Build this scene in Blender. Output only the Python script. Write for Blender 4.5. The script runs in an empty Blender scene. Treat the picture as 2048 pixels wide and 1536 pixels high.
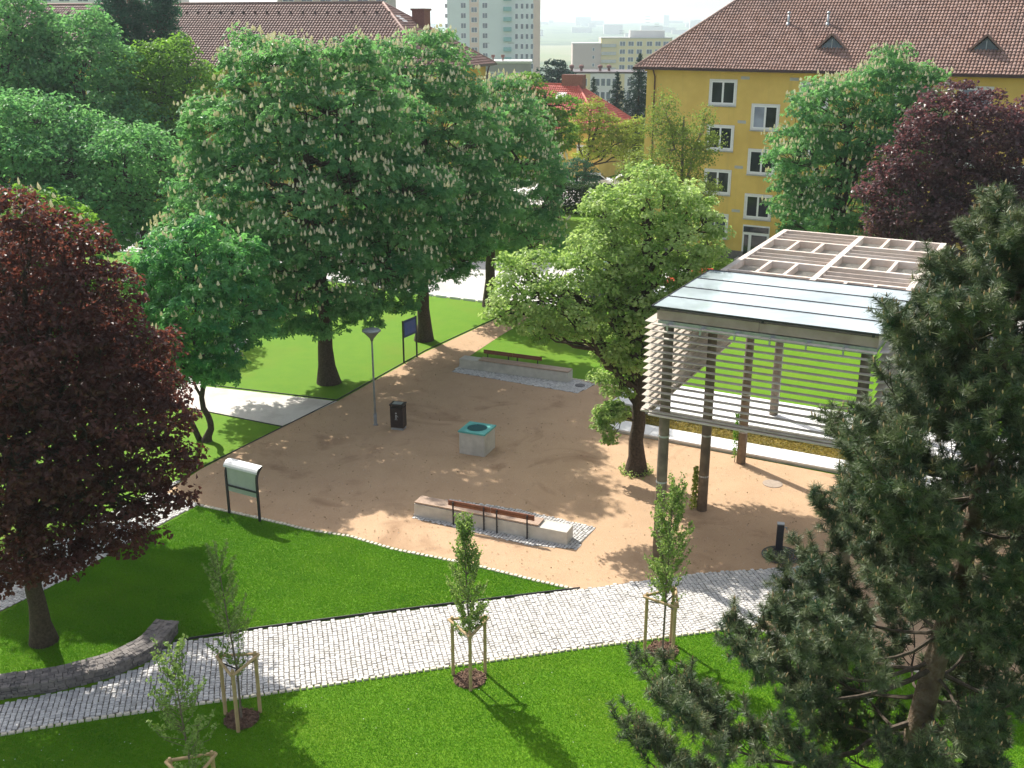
import bpy, math, numpy as np
from mathutils import Vector, Matrix

C = bpy.context.scene
rad = math.radians
rng = np.random.default_rng(11)

# ------------------------------------------------------------------ camera
CAM_H = 15.0
FOC = 2120.0                       # focal length in photo pixels (photo 2048 wide)
PITCH = math.atan((768 - 45) / FOC)
cd = bpy.data.cameras.new('camera')
cam = bpy.data.objects.new('camera', cd)
C.collection.objects.link(cam)
cam.location = (0, 0, CAM_H)
cam.rotation_euler = (math.pi / 2 - PITCH, 0, 0)
cd.sensor_width = 36
cd.lens = 36 * FOC / 2048
cd.clip_start = 0.2
cd.clip_end = 12000
C.camera = cam
# ------------------------------------------------------------------ sky and sun
SUN_AZ, SUN_EL = -35.0, 43.5
w = bpy.data.worlds.new('World')
C.world = w
w.use_nodes = True
nt = w.node_tree
nt.nodes.clear()
sky = nt.nodes.new('ShaderNodeTexSky')
sky.sky_type = 'NISHITA'
sky.sun_disc = False
sky.sun_elevation = rad(SUN_EL)
sky.sun_rotation = rad(SUN_AZ % 360)
sky.air_density = 1.0
sky.dust_density = 2.5
sky.ozone_density = 1.0
bg = nt.nodes.new('ShaderNodeBackground')
bg.inputs['Strength'].default_value = 0.125
wo = nt.nodes.new('ShaderNodeOutputWorld')
hs = nt.nodes.new('ShaderNodeHueSaturation'); hs.inputs['Saturation'].default_value = 0.48; hs.inputs['Value'].default_value = 1.2
nt.links.new(sky.outputs[0], hs.inputs['Color']); nt.links.new(hs.outputs[0], bg.inputs[0])
nt.links.new(bg.outputs[0], wo.inputs[0])
sd = bpy.data.lights.new('sun', 'SUN')
sun = bpy.data.objects.new('sun', sd)
C.collection.objects.link(sun)
tw = Vector((math.sin(rad(SUN_AZ)) * math.cos(rad(SUN_EL)), math.cos(rad(SUN_AZ)) * math.cos(rad(SUN_EL)), math.sin(rad(SUN_EL))))
sun.rotation_euler = tw.to_track_quat('Z', 'Y').to_euler()
sun.location = (0, 0, 60)
sd.energy = 4.9
sd.angle = rad(0.5)
sd.color = (1.0, 0.95, 0.86)
C.view_settings.view_transform = 'Standard'
C.view_settings.look = 'None'
C.view_settings.gamma = 1
C.view_settings.use_curve_mapping = False
C.view_settings.exposure = 0.62
C.render.engine = 'CYCLES'
C.cycles.max_bounces = 8
C.cycles.diffuse_bounces = 5
C.cycles.glossy_bounces = 2
C.cycles.transmission_bounces = 4
C.cycles.transparent_max_bounces = 12
C.cycles.volume_bounces = 0
C.cycles.use_denoising = True
C.cycles.caustics_reflective = False
C.cycles.caustics_refractive = False

# ------------------------------------------------------------------ helpers
cP, sP = math.cos(PITCH), math.sin(PITCH)

def ray(px, py):
    u = (px - 1024) / FOC
    v = -(py - 768) / FOC
    return (u, cP + v * sP, -sP + v * cP)

def gp(px, py, z=0.0):
    r = ray(px, py)
    t = (z - CAM_H) / r[2]
    return (r[0] * t, r[1] * t)

def at_depth(px, py, Y):
    r = ray(px, py)
    t = Y / r[1]
    return np.array((r[0] * t, Y, CAM_H + r[2] * t)), t / FOC

def link(o):
    C.collection.objects.link(o)
    return o

def tag(o, label=None, cat=None, group=None, kind=None):
    if label: o['label'] = label
    if cat: o['category'] = cat
    if group: o['group'] = group
    if kind: o['kind'] = kind
    return o

def thing(name, label, cat, loc=(0, 0, 0), az=None, group=None):
    o = link(bpy.data.objects.new(name, None))
    o.location = loc
    if az is not None:
        o.rotation_euler = (0, 0, rad(90 - az))
    return tag(o, label, cat, group)

def mesh_obj(name, V, F, mat, parent=None, tone=None, smooth=False):
    """F: (n,k) int array or list of such arrays / polygons"""
    me = bpy.data.meshes.new(name)
    V = np.asarray(V, dtype=np.float32).reshape(-1, 3)
    if isinstance(F, np.ndarray): F = [F]
    arrs = [np.asarray(f, dtype=np.int32) for f in F if len(f)]
    nl = sum(a.size for a in arrs)
    npoly = sum(a.shape[0] for a in arrs)
    me.vertices.add(len(V)); me.vertices.foreach_set('co', V.ravel())
    me.loops.add(nl)
    me.loops.foreach_set('vertex_index', np.concatenate([a.ravel() for a in arrs]))
    me.polygons.add(npoly)
    sizes = np.concatenate([np.full(a.shape[0], a.shape[1], dtype=np.int32) for a in arrs])
    starts = np.concatenate([[0], np.cumsum(sizes)[:-1]]).astype(np.int32)
    me.polygons.foreach_set('loop_start', starts)
    if tone is not None:
        at = me.attributes.new('tone', 'FLOAT', 'POINT')
        at.data.foreach_set('value', np.asarray(tone, dtype=np.float32))
    me.update(calc_edges=True)
    me.polygons.foreach_set('use_smooth', np.full(npoly, smooth, dtype=bool))
    me.materials.append(mat)
    o = link(bpy.data.objects.new(name, me))
    if parent: o.parent = parent
    return o

class MB:
    def __init__(s): s.V = []; s.n = 0; s.P = {}; s.T = []
    def add(s, V, faces, tone=0.5):
        V = np.asarray(V, dtype=float).reshape(-1, 3)
        for f in faces:
            s.P.setdefault(len(f), []).append([i + s.n for i in f])
        s.V.append(V); s.T.append(np.full(len(V), tone)); s.n += len(V)
        return s
    def box(s, x0, x1, y0, y1, z0, z1, tone=0.5):
        V = [(x0,y0,z0),(x1,y0,z0),(x1,y1,z0),(x0,y1,z0),(x0,y0,z1),(x1,y0,z1),(x1,y1,z1),(x0,y1,z1)]
        return s.add(V, [(0,3,2,1),(4,5,6,7),(0,1,5,4),(1,2,6,5),(2,3,7,6),(3,0,4,7)], tone)
    def bar(s, a, b, w, h, up=(0,0,1), tone=0.5):
        a = np.array(a, float); b = np.array(b, float); d = b - a; d /= np.linalg.norm(d)
        up = np.array(up, float); sx = np.cross(d, up); sx /= np.linalg.norm(sx); sz = np.cross(sx, d)
        V = []
        for p in (a, b):
            for (i, j) in ((-1,-1),(1,-1),(1,1),(-1,1)):
                V.append(p + sx * i * w / 2 + sz * j * h / 2)
        return s.add(V, [(3,2,1,0),(4,5,6,7),(0,1,5,4),(1,2,6,5),(2,3,7,6),(3,0,4,7)], tone)
    def tube(s, pts, rs, n=8, cap=True, tone=0.5):
        V, Fq, caps = tube_np(pts, rs, n)
        s.add(V, [tuple(f) for f in Fq] + ([tuple(c) for c in caps] if cap else []), tone)
        return s
    def lathe(s, cx, cy, prof, n=24, tone=0.5):
        V = []; F = []
        for (r, z) in prof:
            for k in range(n):
                a = 2 * math.pi * k / n
                V.append((cx + r * math.cos(a), cy + r * math.sin(a), z))
        for i in range(len(prof) - 1):
            for k in range(n):
                F.append((i*n+k, i*n+(k+1)%n, (i+1)*n+(k+1)%n, (i+1)*n+k))
        F.append(tuple(range(n-1, -1, -1))); F.append(tuple((len(prof)-1)*n + k for k in range(n)))
        return s.add(V, F, tone)
    def prism(s, poly, z0, z1, tone=0.5):
        n = len(poly)
        V = [(x, y, z0) for x, y in poly] + [(x, y, z1) for x, y in poly]
        F = [tuple(range(n-1, -1, -1)), tuple(range(n, 2*n))] + [(i, (i+1)%n, n+(i+1)%n, n+i) for i in range(n)]
        return s.add(V, F, tone)
    def build(s, name, mat, parent=None, smooth=False, label=None):
        o = mesh_obj(name, np.concatenate(s.V), [np.array(v) for v in s.P.values()], mat, parent, np.concatenate(s.T), smooth)
        if label: o['label'] = label
        return o

def tube_np(pts, rs, n):
    pts = np.asarray(pts, float); m = len(pts)
    rs = np.broadcast_to(np.asarray(rs, float), (m,))
    t = np.gradient(pts, axis=0); t /= (np.linalg.norm(t, axis=1, keepdims=True) + 1e-9)
    ref = np.array([0, 0, 1.0]) if abs(t[:, 2]).mean() < 0.9 else np.array([1.0, 0, 0])
    sx = np.cross(t, ref); sx /= (np.linalg.norm(sx, axis=1, keepdims=True) + 1e-9)
    sy = np.cross(t, sx)
    a = np.linspace(0, 2 * math.pi, n, endpoint=False)
    V = pts[:, None] + rs[:, None, None] * (np.cos(a)[None, :, None] * sx[:, None] + np.sin(a)[None, :, None] * sy[:, None])
    i = np.arange(m - 1)[:, None] * n; k = np.arange(n)[None]; k2 = (k + 1) % n
    F = np.stack([i + k, i + n + k, i + n + k2, i + k2], -1).reshape(-1, 4)
    return V.reshape(-1, 3), F, [list(range(n)), list(range((m-1)*n + n - 1, (m-1)*n - 1, -1))]

# ------------------------------------------------------------------ materials
def nodes(name):
    m = bpy.data.materials.new(name); m.use_nodes = True
    t = m.node_tree; t.nodes.clear()
    out = t.nodes.new('ShaderNodeOutputMaterial')
    return m, t, out

def mixcol(t, fac, a, b):
    n = t.nodes.new('ShaderNodeMix'); n.data_type = 'RGBA'
    for inp, v in ((0, fac), (6, a), (7, b)):
        if isinstance(v, (float, int)): n.inputs[inp].default_value = v
        elif isinstance(v, tuple): n.inputs[inp].default_value = (*v, 1)
        else: t.links.new(v, n.inputs[inp])
    return n.outputs[2]

def noise(t, scale, detail=4, rough=0.55, coord='Object', dist=0.0, vec=None):
    n = t.nodes.new('ShaderNodeTexNoise'); n.inputs['Scale'].default_value = scale
    n.inputs['Detail'].default_value = detail; n.inputs['Roughness'].default_value = rough
    n.inputs['Distortion'].default_value = dist
    if vec is None:
        tc = t.nodes.new('ShaderNodeTexCoord'); vec = tc.outputs[coord]
    t.links.new(vec, n.inputs['Vector'])
    return n.outputs[0]

def ramp(t, fac, lo, hi):
    n = t.nodes.new('ShaderNodeMapRange'); n.inputs[1].default_value = lo; n.inputs[2].default_value = hi
    t.links.new(fac, n.inputs[0]); return n.outputs[0]

def pmat(name, c1, c2, scale=4.0, rough=0.7, bump=0.0, bscale=None, c3=None, s3=0.5, lo=0.35, hi=0.65, metal=0.0, spec=0.4, tone=None):
    m, t, out = nodes(name)
    p = t.nodes.new('ShaderNodeBsdfPrincipled')
    col = mixcol(t, ramp(t, noise(t, scale), lo, hi), c1, c2)
    if c3 is not None:
        col = mixcol(t, ramp(t, noise(t, s3, 3), 0.48, 0.68), col, c3)
    if tone is not None:
        a = t.nodes.new('ShaderNodeAttribute'); a.attribute_name = 'tone'
        col = mixcol(t, a.outputs['Fac'], col, tone)
    t.links.new(col, p.inputs['Base Color'])
    p.inputs['Roughness'].default_value = rough
    p.inputs['Metallic'].default_value = metal
    p.inputs['Specular IOR Level'].default_value = spec
    if bump:
        b = t.nodes.new('ShaderNodeBump'); b.inputs['Strength'].default_value = 1.0; b.inputs['Distance'].default_value = bump
        t.links.new(noise(t, bscale or scale * 3, 5), b.inputs['Height'])
        t.links.new(b.outputs[0], p.inputs['Normal'])
    t.links.new(p.outputs[0], out.inputs[0])
    return m

def leafmat(name, ca, cb, trans, rough=0.45, tmix=0.5, spec=0.2):
    """ca..cb by the per-leaf tone; thin leaves let light through"""
    m, t, out = nodes(name)
    a = t.nodes.new('ShaderNodeAttribute'); a.attribute_name = 'tone'
    col = mixcol(t, a.outputs['Fac'], ca, cb)
    p = t.nodes.new('ShaderNodeBsdfPrincipled')
    t.links.new(col, p.inputs['Base Color'])
    p.inputs['Roughness'].default_value = rough
    p.inputs['Specular IOR Level'].default_value = spec
    tr = t.nodes.new('ShaderNodeBsdfTranslucent')
    t.links.new(mixcol(t, 0.5, col, trans), tr.inputs[0])
    mx = t.nodes.new('ShaderNodeMixShader'); mx.inputs[0].default_value = tmix
    t.links.new(p.outputs[0], mx.inputs[1]); t.links.new(tr.outputs[0], mx.inputs[2])
    t.links.new(mx.outputs[0], out.inputs[0])
    return m

M = {}
M['lawn'] = None
def grass_material():
    m, t, out = nodes('lawn_grass')
    p = t.nodes.new('ShaderNodeBsdfPrincipled')
    c = mixcol(t, ramp(t, noise(t, 1.3, 5), 0.35, 0.65), (0.086, 0.225, 0.004), (0.113, 0.25, 0.006))
    c = mixcol(t, ramp(t, noise(t, 14, 4, 0.7), 0.4, 0.72), c, (0.135, 0.235, 0.010))
    c = mixcol(t, ramp(t, noise(t, 42, 3, 0.7), 0.52, 0.75), c, (0.055, 0.145, 0.004))
    c = mixcol(t, ramp(t, noise(t, 0.28, 4), 0.5, 0.8), c, (0.135, 0.215, 0.010))
    t.links.new(c, p.inputs['Base Color'])
    p.inputs['Roughness'].default_value = 0.75; p.inputs['Specular IOR Level'].default_value = 0.2
    b = t.nodes.new('ShaderNodeBump'); b.inputs['Distance'].default_value = 0.05; b.inputs['Strength'].default_value = 0.9
    t.links.new(noise(t, 22, 6, 0.75), b.inputs['Height']); t.links.new(b.outputs[0], p.inputs['Normal'])
    t.links.new(p.outputs[0], out.inputs[0])
    return m
M['lawn'] = grass_material()
M['blade'] = leafmat('grass_blade', (0.068, 0.235, 0.003), (0.175, 0.375, 0.010), (0.15, 0.42, 0.004), rough=0.6, tmix=0.3, spec=0.25)
def sand_material():
    m, t, out = nodes('sandy_gravel')
    p = t.nodes.new('ShaderNodeBsdfPrincipled')
    c = mixcol(t, ramp(t, noise(t, 0.8, 5), 0.35, 0.65), (0.505, 0.330, 0.190), (0.445, 0.285, 0.160))
    c = mixcol(t, ramp(t, noise(t, 60, 3, 0.8), 0.42, 0.7), c, (0.54, 0.40, 0.29))
    c = mixcol(t, ramp(t, noise(t, 130, 2, 0.8), 0.55, 0.8), c, (0.30, 0.205, 0.135))
    c = mixcol(t, ramp(t, noise(t, 0.33, 5, 0.6, dist=1.2), 0.56, 0.74), c, (0.30, 0.185, 0.11))
    c = mixcol(t, ramp(t, noise(t, 1.7, 6, 0.75, dist=0.6), 0.60, 0.72), c, (0.36, 0.24, 0.155))
    t.links.new(c, p.inputs['Base Color'])
    p.inputs['Roughness'].default_value = 0.9; p.inputs['Specular IOR Level'].default_value = 0.15
    b = t.nodes.new('ShaderNodeBump'); b.inputs['Distance'].default_value = 0.012; b.inputs['Strength'].default_value = 0.8
    t.links.new(noise(t, 45, 6, 0.75), b.inputs['Height']); t.links.new(b.outputs[0], p.inputs['Normal'])
    t.links.new(p.outputs[0], out.inputs[0])
    return m
M['sand'] = sand_material()
M['sett'] = pmat('granite_sett', (0.58, 0.56, 0.54), (0.42, 0.41, 0.41), 9, 0.75, 0.006, 60, c3=(0.40, 0.385, 0.36), s3=0.9, tone=(0.70, 0.68, 0.65))
M['edgestone'] = pmat('sandstone_edging', (0.62, 0.56, 0.44), (0.50, 0.45, 0.36), 9, 0.8, 0.006, 60, tone=(0.70, 0.64, 0.52))
M['joint'] = pmat('joint_soil', (0.12, 0.11, 0.09), (0.16, 0.14, 0.11), 20, 0.95)
M['steel_dark'] = pmat('dark_edging_steel', (0.03, 0.03, 0.035), (0.05, 0.045, 0.045), 8, 0.5)
M['asphalt'] = pmat('light_road', (0.50, 0.48, 0.46), (0.58, 0.56, 0.54), 3, 0.9, 0.004, 60, c3=(0.42, 0.41, 0.40), s3=0.3)
M['concrete'] = pmat('pale_concrete', (0.60, 0.57, 0.50), (0.53, 0.50, 0.44), 5, 0.85, 0.003, 60, c3=(0.45, 0.43, 0.38), s3=1.5)
M['white_slab'] = pmat('white_concrete_slab', (0.80, 0.79, 0.78), (0.74, 0.73, 0.72), 4, 0.8, 0.002, 60)
M['bark'] = pmat('bark', (0.050, 0.034, 0.022), (0.10, 0.072, 0.048), 16, 0.95, 0.05, 22)
M['bark_grey'] = pmat('grey_bark', (0.15, 0.12, 0.09), (0.22, 0.18, 0.14), 14, 0.9, 0.02, 30)
M['bark_pine'] = pmat('pine_bark', (0.16, 0.105, 0.065), (0.25, 0.19, 0.14), 12, 0.95, 0.05, 20, c3=(0.09, 0.06, 0.04), s3=3)
M['twig'] = pmat('pine_twig', (0.055, 0.040, 0.028), (0.12, 0.095, 0.07), 12, 0.9)
M['yellow'] = pmat('yellow_plaster', (0.72, 0.51, 0.145), (0.68, 0.475, 0.13), 2.0, 0.9, 0.004, 40, c3=(0.62, 0.42, 0.11), s3=0.35, spec=0.2)
def streaks(m):
    t = m.node_tree; p = [n for n in t.nodes if n.type == 'BSDF_PRINCIPLED'][0]; src = p.inputs['Base Color'].links[0].from_socket
    tc = t.nodes.new('ShaderNodeTexCoord'); mp = t.nodes.new('ShaderNodeMapping'); mp.inputs['Scale'].default_value = (1.4, 1.4, 0.10); t.links.new(tc.outputs['Object'], mp.inputs[0])
    c = mixcol(t, ramp(t, noise(t, 1.0, 6, 0.7, vec=mp.outputs[0]), 0.55, 0.85), src, (0.50, 0.37, 0.14)); t.links.new(c, p.inputs['Base Color'])
streaks(M['yellow'])
M['grey_plaster'] = pmat('grey_plaster', (0.52, 0.52, 0.50), (0.46, 0.46, 0.45), 3, 0.9)
M['frame'] = pmat('white_window_frame', (0.80, 0.80, 0.80), (0.76, 0.76, 0.76), 6, 0.5)
M['surround'] = pmat('white_plaster_surround', (0.72, 0.71, 0.70), (0.66, 0.65, 0.64), 5, 0.8)
M['tile'] = pmat('clay_roof_tile', (0.29, 0.17, 0.13), (0.235, 0.135, 0.105), 1.2, 0.8, 0.004, 40, c3=(0.20, 0.125, 0.105), s3=0.6, tone=(0.38, 0.25, 0.21))
M['tile_dark'] = pmat('brown_roof_tile', (0.235, 0.135, 0.11), (0.19, 0.11, 0.095), 1.2, 0.75, 0.004, 40, c3=(0.15, 0.09, 0.08), s3=0.5, tone=(0.30, 0.19, 0.16))
M['tile_red'] = pmat('red_roof_tile', (0.52, 0.10, 0.075), (0.44, 0.085, 0.065), 1.2, 0.7, 0.004, 40, tone=(0.56, 0.15, 0.11))
M['fascia_dark'] = pmat('dark_gutter', (0.055, 0.03, 0.028), (0.075, 0.04, 0.035), 5, 0.45)
M['copper'] = pmat('brown_downpipe', (0.075, 0.035, 0.025), (0.11, 0.05, 0.035), 5, 0.45)
M['brick'] = pmat('chimney_brick', (0.17, 0.075, 0.06), (0.23, 0.11, 0.09), 9, 0.9, 0.01, 30)
M['pole_timber'] = pmat('weathered_round_timber', (0.16, 0.125, 0.095), (0.23, 0.185, 0.14), 5, 0.85, 0.008, 30, c3=(0.12, 0.095, 0.075), s3=1.0)
M['larch'] = pmat('weathered_larch_board', (0.64, 0.54, 0.47), (0.55, 0.46, 0.40), 5, 0.75, 0.003, 40, c3=(0.68, 0.61, 0.56), s3=1.0)
M['slat'] = pmat('larch_slat', (0.54, 0.48, 0.42), (0.44, 0.39, 0.33), 5, 0.7, 0.003, 40, c3=(0.62, 0.56, 0.50), s3=1.2)
M['galv'] = pmat('galvanised_steel', (0.50, 0.52, 0.54), (0.40, 0.42, 0.44), 8, 0.42, metal=0.5)
M['mesh_wire'] = pmat('steel_mesh', (0.50, 0.47, 0.43), (0.42, 0.40, 0.37), 8, 0.5, metal=0.2)
M['stake'] = pmat('round_wood_stake', (0.52, 0.37, 0.20), (0.43, 0.30, 0.16), 6, 0.75, 0.003, 40)
M['tie'] = pmat('black_tie', (0.02, 0.02, 0.02), (0.03, 0.03, 0.03), 6, 0.7)
M['mulch'] = pmat('bark_mulch', (0.085, 0.05, 0.032), (0.15, 0.09, 0.06), 18, 0.95, 0.03, 30, tone=(0.20, 0.12, 0.08))
M['moss'] = pmat('mossy_bed', (0.16, 0.13, 0.02), (0.24, 0.17, 0.04), 5, 0.95, 0.04, 12, c3=(0.10, 0.10, 0.015), s3=2)
M['bench_wood'] = pmat('red_brown_board', (0.23, 0.085, 0.045), (0.17, 0.06, 0.035), 7, 0.4, 0.002, 40)
M['seat_wood'] = pmat('pale_worn_seat_slat', (0.50, 0.36, 0.27), (0.42, 0.30, 0.22), 7, 0.5, 0.002, 40)
M['black'] = pmat('black_steel', (0.022, 0.022, 0.028), (0.032, 0.032, 0.04), 7, 0.4)
M['bin'] = pmat('dark_brown_bin', (0.028, 0.018, 0.018), (0.045, 0.03, 0.028), 7, 0.45)
M['white_metal'] = pmat('white_painted_metal', (0.80, 0.80, 0.80), (0.74, 0.74, 0.75), 6, 0.3)
M['panel'] = pmat('pale_grey_green_panel', (0.50, 0.54, 0.50), (0.43, 0.47, 0.44), 3, 0.4)
M['teal'] = pmat('teal_patina_lid', (0.10, 0.40, 0.36), (0.13, 0.47, 0.42), 5, 0.5, c3=(0.09, 0.33, 0.31), s3=2)
M['teal_dark'] = pmat('dark_teal_grate', (0.025, 0.12, 0.125), (0.035, 0.155, 0.155), 9, 0.5)
M['blue'] = pmat('blue_sign_face', (0.025, 0.04, 0.14), (0.035, 0.055, 0.19), 5, 0.4)
M['wallstone'] = pmat('dark_dry_stone', (0.16, 0.145, 0.135), (0.09, 0.085, 0.085), 7, 0.9, 0.03, 14, c3=(0.21, 0.185, 0.165), s3=4, tone=(0.24, 0.215, 0.20))
M['lamp_paint'] = pmat('grey_lamp_paint', (0.20, 0.20, 0.19), (0.26, 0.26, 0.25), 6, 0.5)
M['tyre'] = pmat('tyre_rubber', (0.02, 0.02, 0.02), (0.03, 0.03, 0.03), 7, 0.8)
M['hedge'] = leafmat('hedge_leaf', (0.018, 0.045, 0.02), (0.05, 0.09, 0.03), (0.05, 0.11, 0.02))
M['blossom'] = leafmat('cream_blossom', (0.78, 0.72, 0.50), (0.86, 0.83, 0.68), (0.9, 0.85, 0.55), rough=0.7, tmix=0.4, spec=0.2)
M['bud'] = leafmat('pine_candle', (0.42, 0.27, 0.15), (0.58, 0.42, 0.26), (0.5, 0.3, 0.15), rough=0.6, tmix=0.1)
M['chestnut'] = leafmat('chestnut_leaf', (0.026, 0.14, 0.062), (0.24, 0.44, 0.17), (0.26, 0.62, 0.13), rough=0.42)
M['chestnut_light'] = leafmat('young_chestnut_leaf', (0.035, 0.19, 0.085), (0.22, 0.47, 0.16), (0.26, 0.66, 0.12), rough=0.42)
M['linden'] = leafmat('lime_green_leaf', (0.15, 0.29, 0.06), (0.54, 0.64, 0.29), (0.52, 0.72, 0.15), rough=0.42)
M['maple'] = leafmat('mid_green_leaf', (0.05, 0.20, 0.095), (0.26, 0.46, 0.18), (0.26, 0.62, 0.13), rough=0.5)
M['bright'] = leafmat('bright_green_leaf', (0.06, 0.18, 0.03), (0.20, 0.36, 0.07), (0.28, 0.52, 0.04), rough=0.5)
M['yellowgreen'] = leafmat('yellow_green_leaf', (0.18, 0.26, 0.03), (0.40, 0.46, 0.09), (0.50, 0.58, 0.06), rough=0.5)
M['poplar'] = leafmat('poplar_leaf', (0.018, 0.085, 0.055), (0.07, 0.18, 0.10), (0.08, 0.24, 0.09), rough=0.5)
M['spruce'] = leafmat('spruce_needle', (0.015, 0.045, 0.035), (0.045, 0.095, 0.07), (0.04, 0.09, 0.05), rough=0.6, tmix=0.15)
M['redmaple'] = leafmat('red_maple_leaf', (0.040, 0.018, 0.017), (0.150, 0.062, 0.055), (0.31, 0.085, 0.045), rough=0.45, spec=0.4)
M['purple'] = leafmat('purple_leaf', (0.050, 0.026, 0.032), (0.17, 0.095, 0.105), (0.26, 0.08, 0.08), rough=0.40, spec=0.6)
M['birch'] = leafmat('birch_leaf', (0.13, 0.20, 0.04), (0.25, 0.33, 0.09), (0.32, 0.42, 0.06), rough=0.5)
M['sapling'] = leafmat('sapling_leaf', (0.10, 0.20, 0.04), (0.40, 0.50, 0.20), (0.38, 0.54, 0.08), rough=0.38)
M['pine'] = leafmat('pine_needle', (0.020, 0.060, 0.030), (0.22, 0.25, 0.12), (0.16, 0.24, 0.07), rough=0.45, tmix=0.12, spec=0.4)
M['town'] = pmat('far_town_walls', (0.55, 0.52, 0.48), (0.62, 0.60, 0.56), 0.02, 0.9, tone=(0.45, 0.38, 0.34))

def glassy(name, base, rough=0.08):
    m, t, out = nodes(name)
    p = t.nodes.new('ShaderNodeBsdfPrincipled')
    t.links.new(mixcol(t, ramp(t, noise(t, 0.7, 2), 0.4, 0.6), base, tuple(min(1, c * 1.6 + 0.005) for c in base)), p.inputs['Base Color'])
    p.inputs['Roughness'].default_value = rough
    p.inputs['Specular IOR Level'].default_value = 0.6
    t.links.new(p.outputs[0], out.inputs[0])
    return m
M['pane'] = glassy('dark_window_pane', (0.014, 0.017, 0.02))
M['pane_pale'] = glassy('curtained_window_pane', (0.22, 0.24, 0.30))
M['pane_far'] = glassy('far_window_pane', (0.10, 0.12, 0.15), 0.25)
def roof_glass():
    m, t, out = nodes('clear_roof_glass')
    tr = t.nodes.new('ShaderNodeBsdfTransparent'); tr.inputs[0].default_value = (0.93, 0.98, 0.97, 1)
    gl = t.nodes.new('ShaderNodeBsdfGlossy'); gl.inputs['Roughness'].default_value = 0.06
    df = t.nodes.new('ShaderNodeBsdfDiffuse'); df.inputs[0].default_value = (0.78, 0.90, 0.94, 1)
    lw = t.nodes.new('ShaderNodeFresnel'); lw.inputs[0].default_value = 1.7
    m1 = t.nodes.new('ShaderNodeMixShader')
    t.links.new(ramp(t, noise(t, 0.6, 5), 0.25, 0.9), m1.inputs[0])
    sc = t.nodes.new('ShaderNodeMath'); sc.operation = 'MULTIPLY'; sc.inputs[1].default_value = 0.75
    t.links.new(ramp(t, noise(t, 0.5, 5), -0.15, 0.75), sc.inputs[0])
    t.links.new(sc.outputs[0], m1.inputs[0])
    t.links.new(tr.outputs[0], m1.inputs[1]); t.links.new(df.outputs[0], m1.inputs[2])
    m2 = t.nodes.new('ShaderNodeMixShader')
    t.links.new(lw.outputs[0], m2.inputs[0]); t.links.new(m1.outputs[0], m2.inputs[1]); t.links.new(gl.outputs[0], m2.inputs[2])
    t.links.new(m2.outputs[0], out.inputs[0])
    return m
M['roof_glass'] = roof_glass()
def paint(name, c, rough=0.25):
    return pmat(name, c, tuple(x * 0.93 for x in c), 2, rough, spec=0.6)

# ------------------------------------------------------------------ ground and terrain
def terrain_h(Y, X=0.0):
    s = np.clip((np.asarray(Y, float) - 135) / 330, 0, 1); s = s * s * (3 - 2 * s)
    h = -24 * s
    k = np.clip((np.asarray(Y, float) - 1900) / 2300, 0, 1)
    ridge = 26 + 7 * np.sin(X * 0.0021 + 0.6) + 5 * np.sin(X * 0.0057 + 2.0) + 2.0 * np.sin(X * 0.013)
    return h + k ** 1.3 * ridge * 1.2

ys = np.concatenate([[-80, 60, 130], np.linspace(150, 480, 16), np.linspace(560, 1900, 12), np.linspace(1980, 4300, 30), [5200]])
xs = np.concatenate([np.linspace(-2600, -200, 50), [-100, 0, 100], np.linspace(200, 2600, 50)])
XX, YY = np.meshgrid(xs, ys)
ZZ = terrain_h(YY, XX)
V = np.stack([XX, YY, ZZ], -1).reshape(-1, 3)
nx = len(xs); i = np.arange(len(ys) - 1)[:, None] * nx; k = np.arange(nx - 1)[None]
F = np.stack([i + k, i + k + 1, i + nx + k + 1, i + nx + k], -1).reshape(-1, 4)
def land_material():
    m, t, out = nodes('land')
    p = t.nodes.new('ShaderNodeBsdfPrincipled')
    tc = t.nodes.new('ShaderNodeTexCoord')
    sep = t.nodes.new('ShaderNodeSeparateXYZ'); t.links.new(tc.outputs['Object'], sep.inputs[0])
    g = M['lawn']
    c = mixcol(t, ramp(t, noise(t, 1.3, 5), 0.35, 0.65), (0.086, 0.225, 0.004), (0.113, 0.25, 0.006))
    c = mixcol(t, ramp(t, noise(t, 14, 4, 0.7), 0.4, 0.72), c, (0.135, 0.235, 0.010))
    c = mixcol(t, ramp(t, noise(t, 42, 3, 0.7), 0.52, 0.75), c, (0.055, 0.145, 0.004))
    c = mixcol(t, ramp(t, noise(t, 0.28, 4), 0.5, 0.8), c, (0.135, 0.215, 0.010))
    wood = mixcol(t, ramp(t, noise(t, 0.006, 6, 0.7), 0.46, 0.54), (0.04, 0.075, 0.03), (0.11, 0.15, 0.06))
    field = mixcol(t, ramp(t, noise(t, 0.002, 2), 0.45, 0.55), (0.16, 0.20, 0.08), (0.22, 0.22, 0.12))
    far = mixcol(t, ramp(t, sep.outputs[1], 1150, 1200), wood, field)
    far = mixcol(t, ramp(t, sep.outputs[1], 1950, 2000), far, wood)
    c = mixcol(t, ramp(t, sep.outputs[1], 150, 200), c, far)
    t.links.new(c, p.inputs['Base Color'])
    p.inputs['Roughness'].default_value = 0.8; p.inputs['Specular IOR Level'].default_value = 0.15
    b = t.nodes.new('ShaderNodeBump'); b.inputs['Distance'].default_value = 0.02; b.inputs['Strength'].default_value = 0.8
    t.links.new(noise(t, 20, 6, 0.75), b.inputs['Height']); t.links.new(b.outputs[0], p.inputs['Normal'])
    t.links.new(p.outputs[0], out.inputs[0])
    return m
tag(mesh_obj('ground', V, F, land_material()), kind='structure')

def sheet(name, poly, z, mat, kind='structure'):
    o = mesh_obj(name, [(x, y, z) for x, y in poly], [np.array([list(range(len(poly)))])], mat)
    # make sure it faces up
    if o.data.polygons[0].normal.z < 0: o.data.flip_normals()
    return tag(o, kind=kind)

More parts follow.
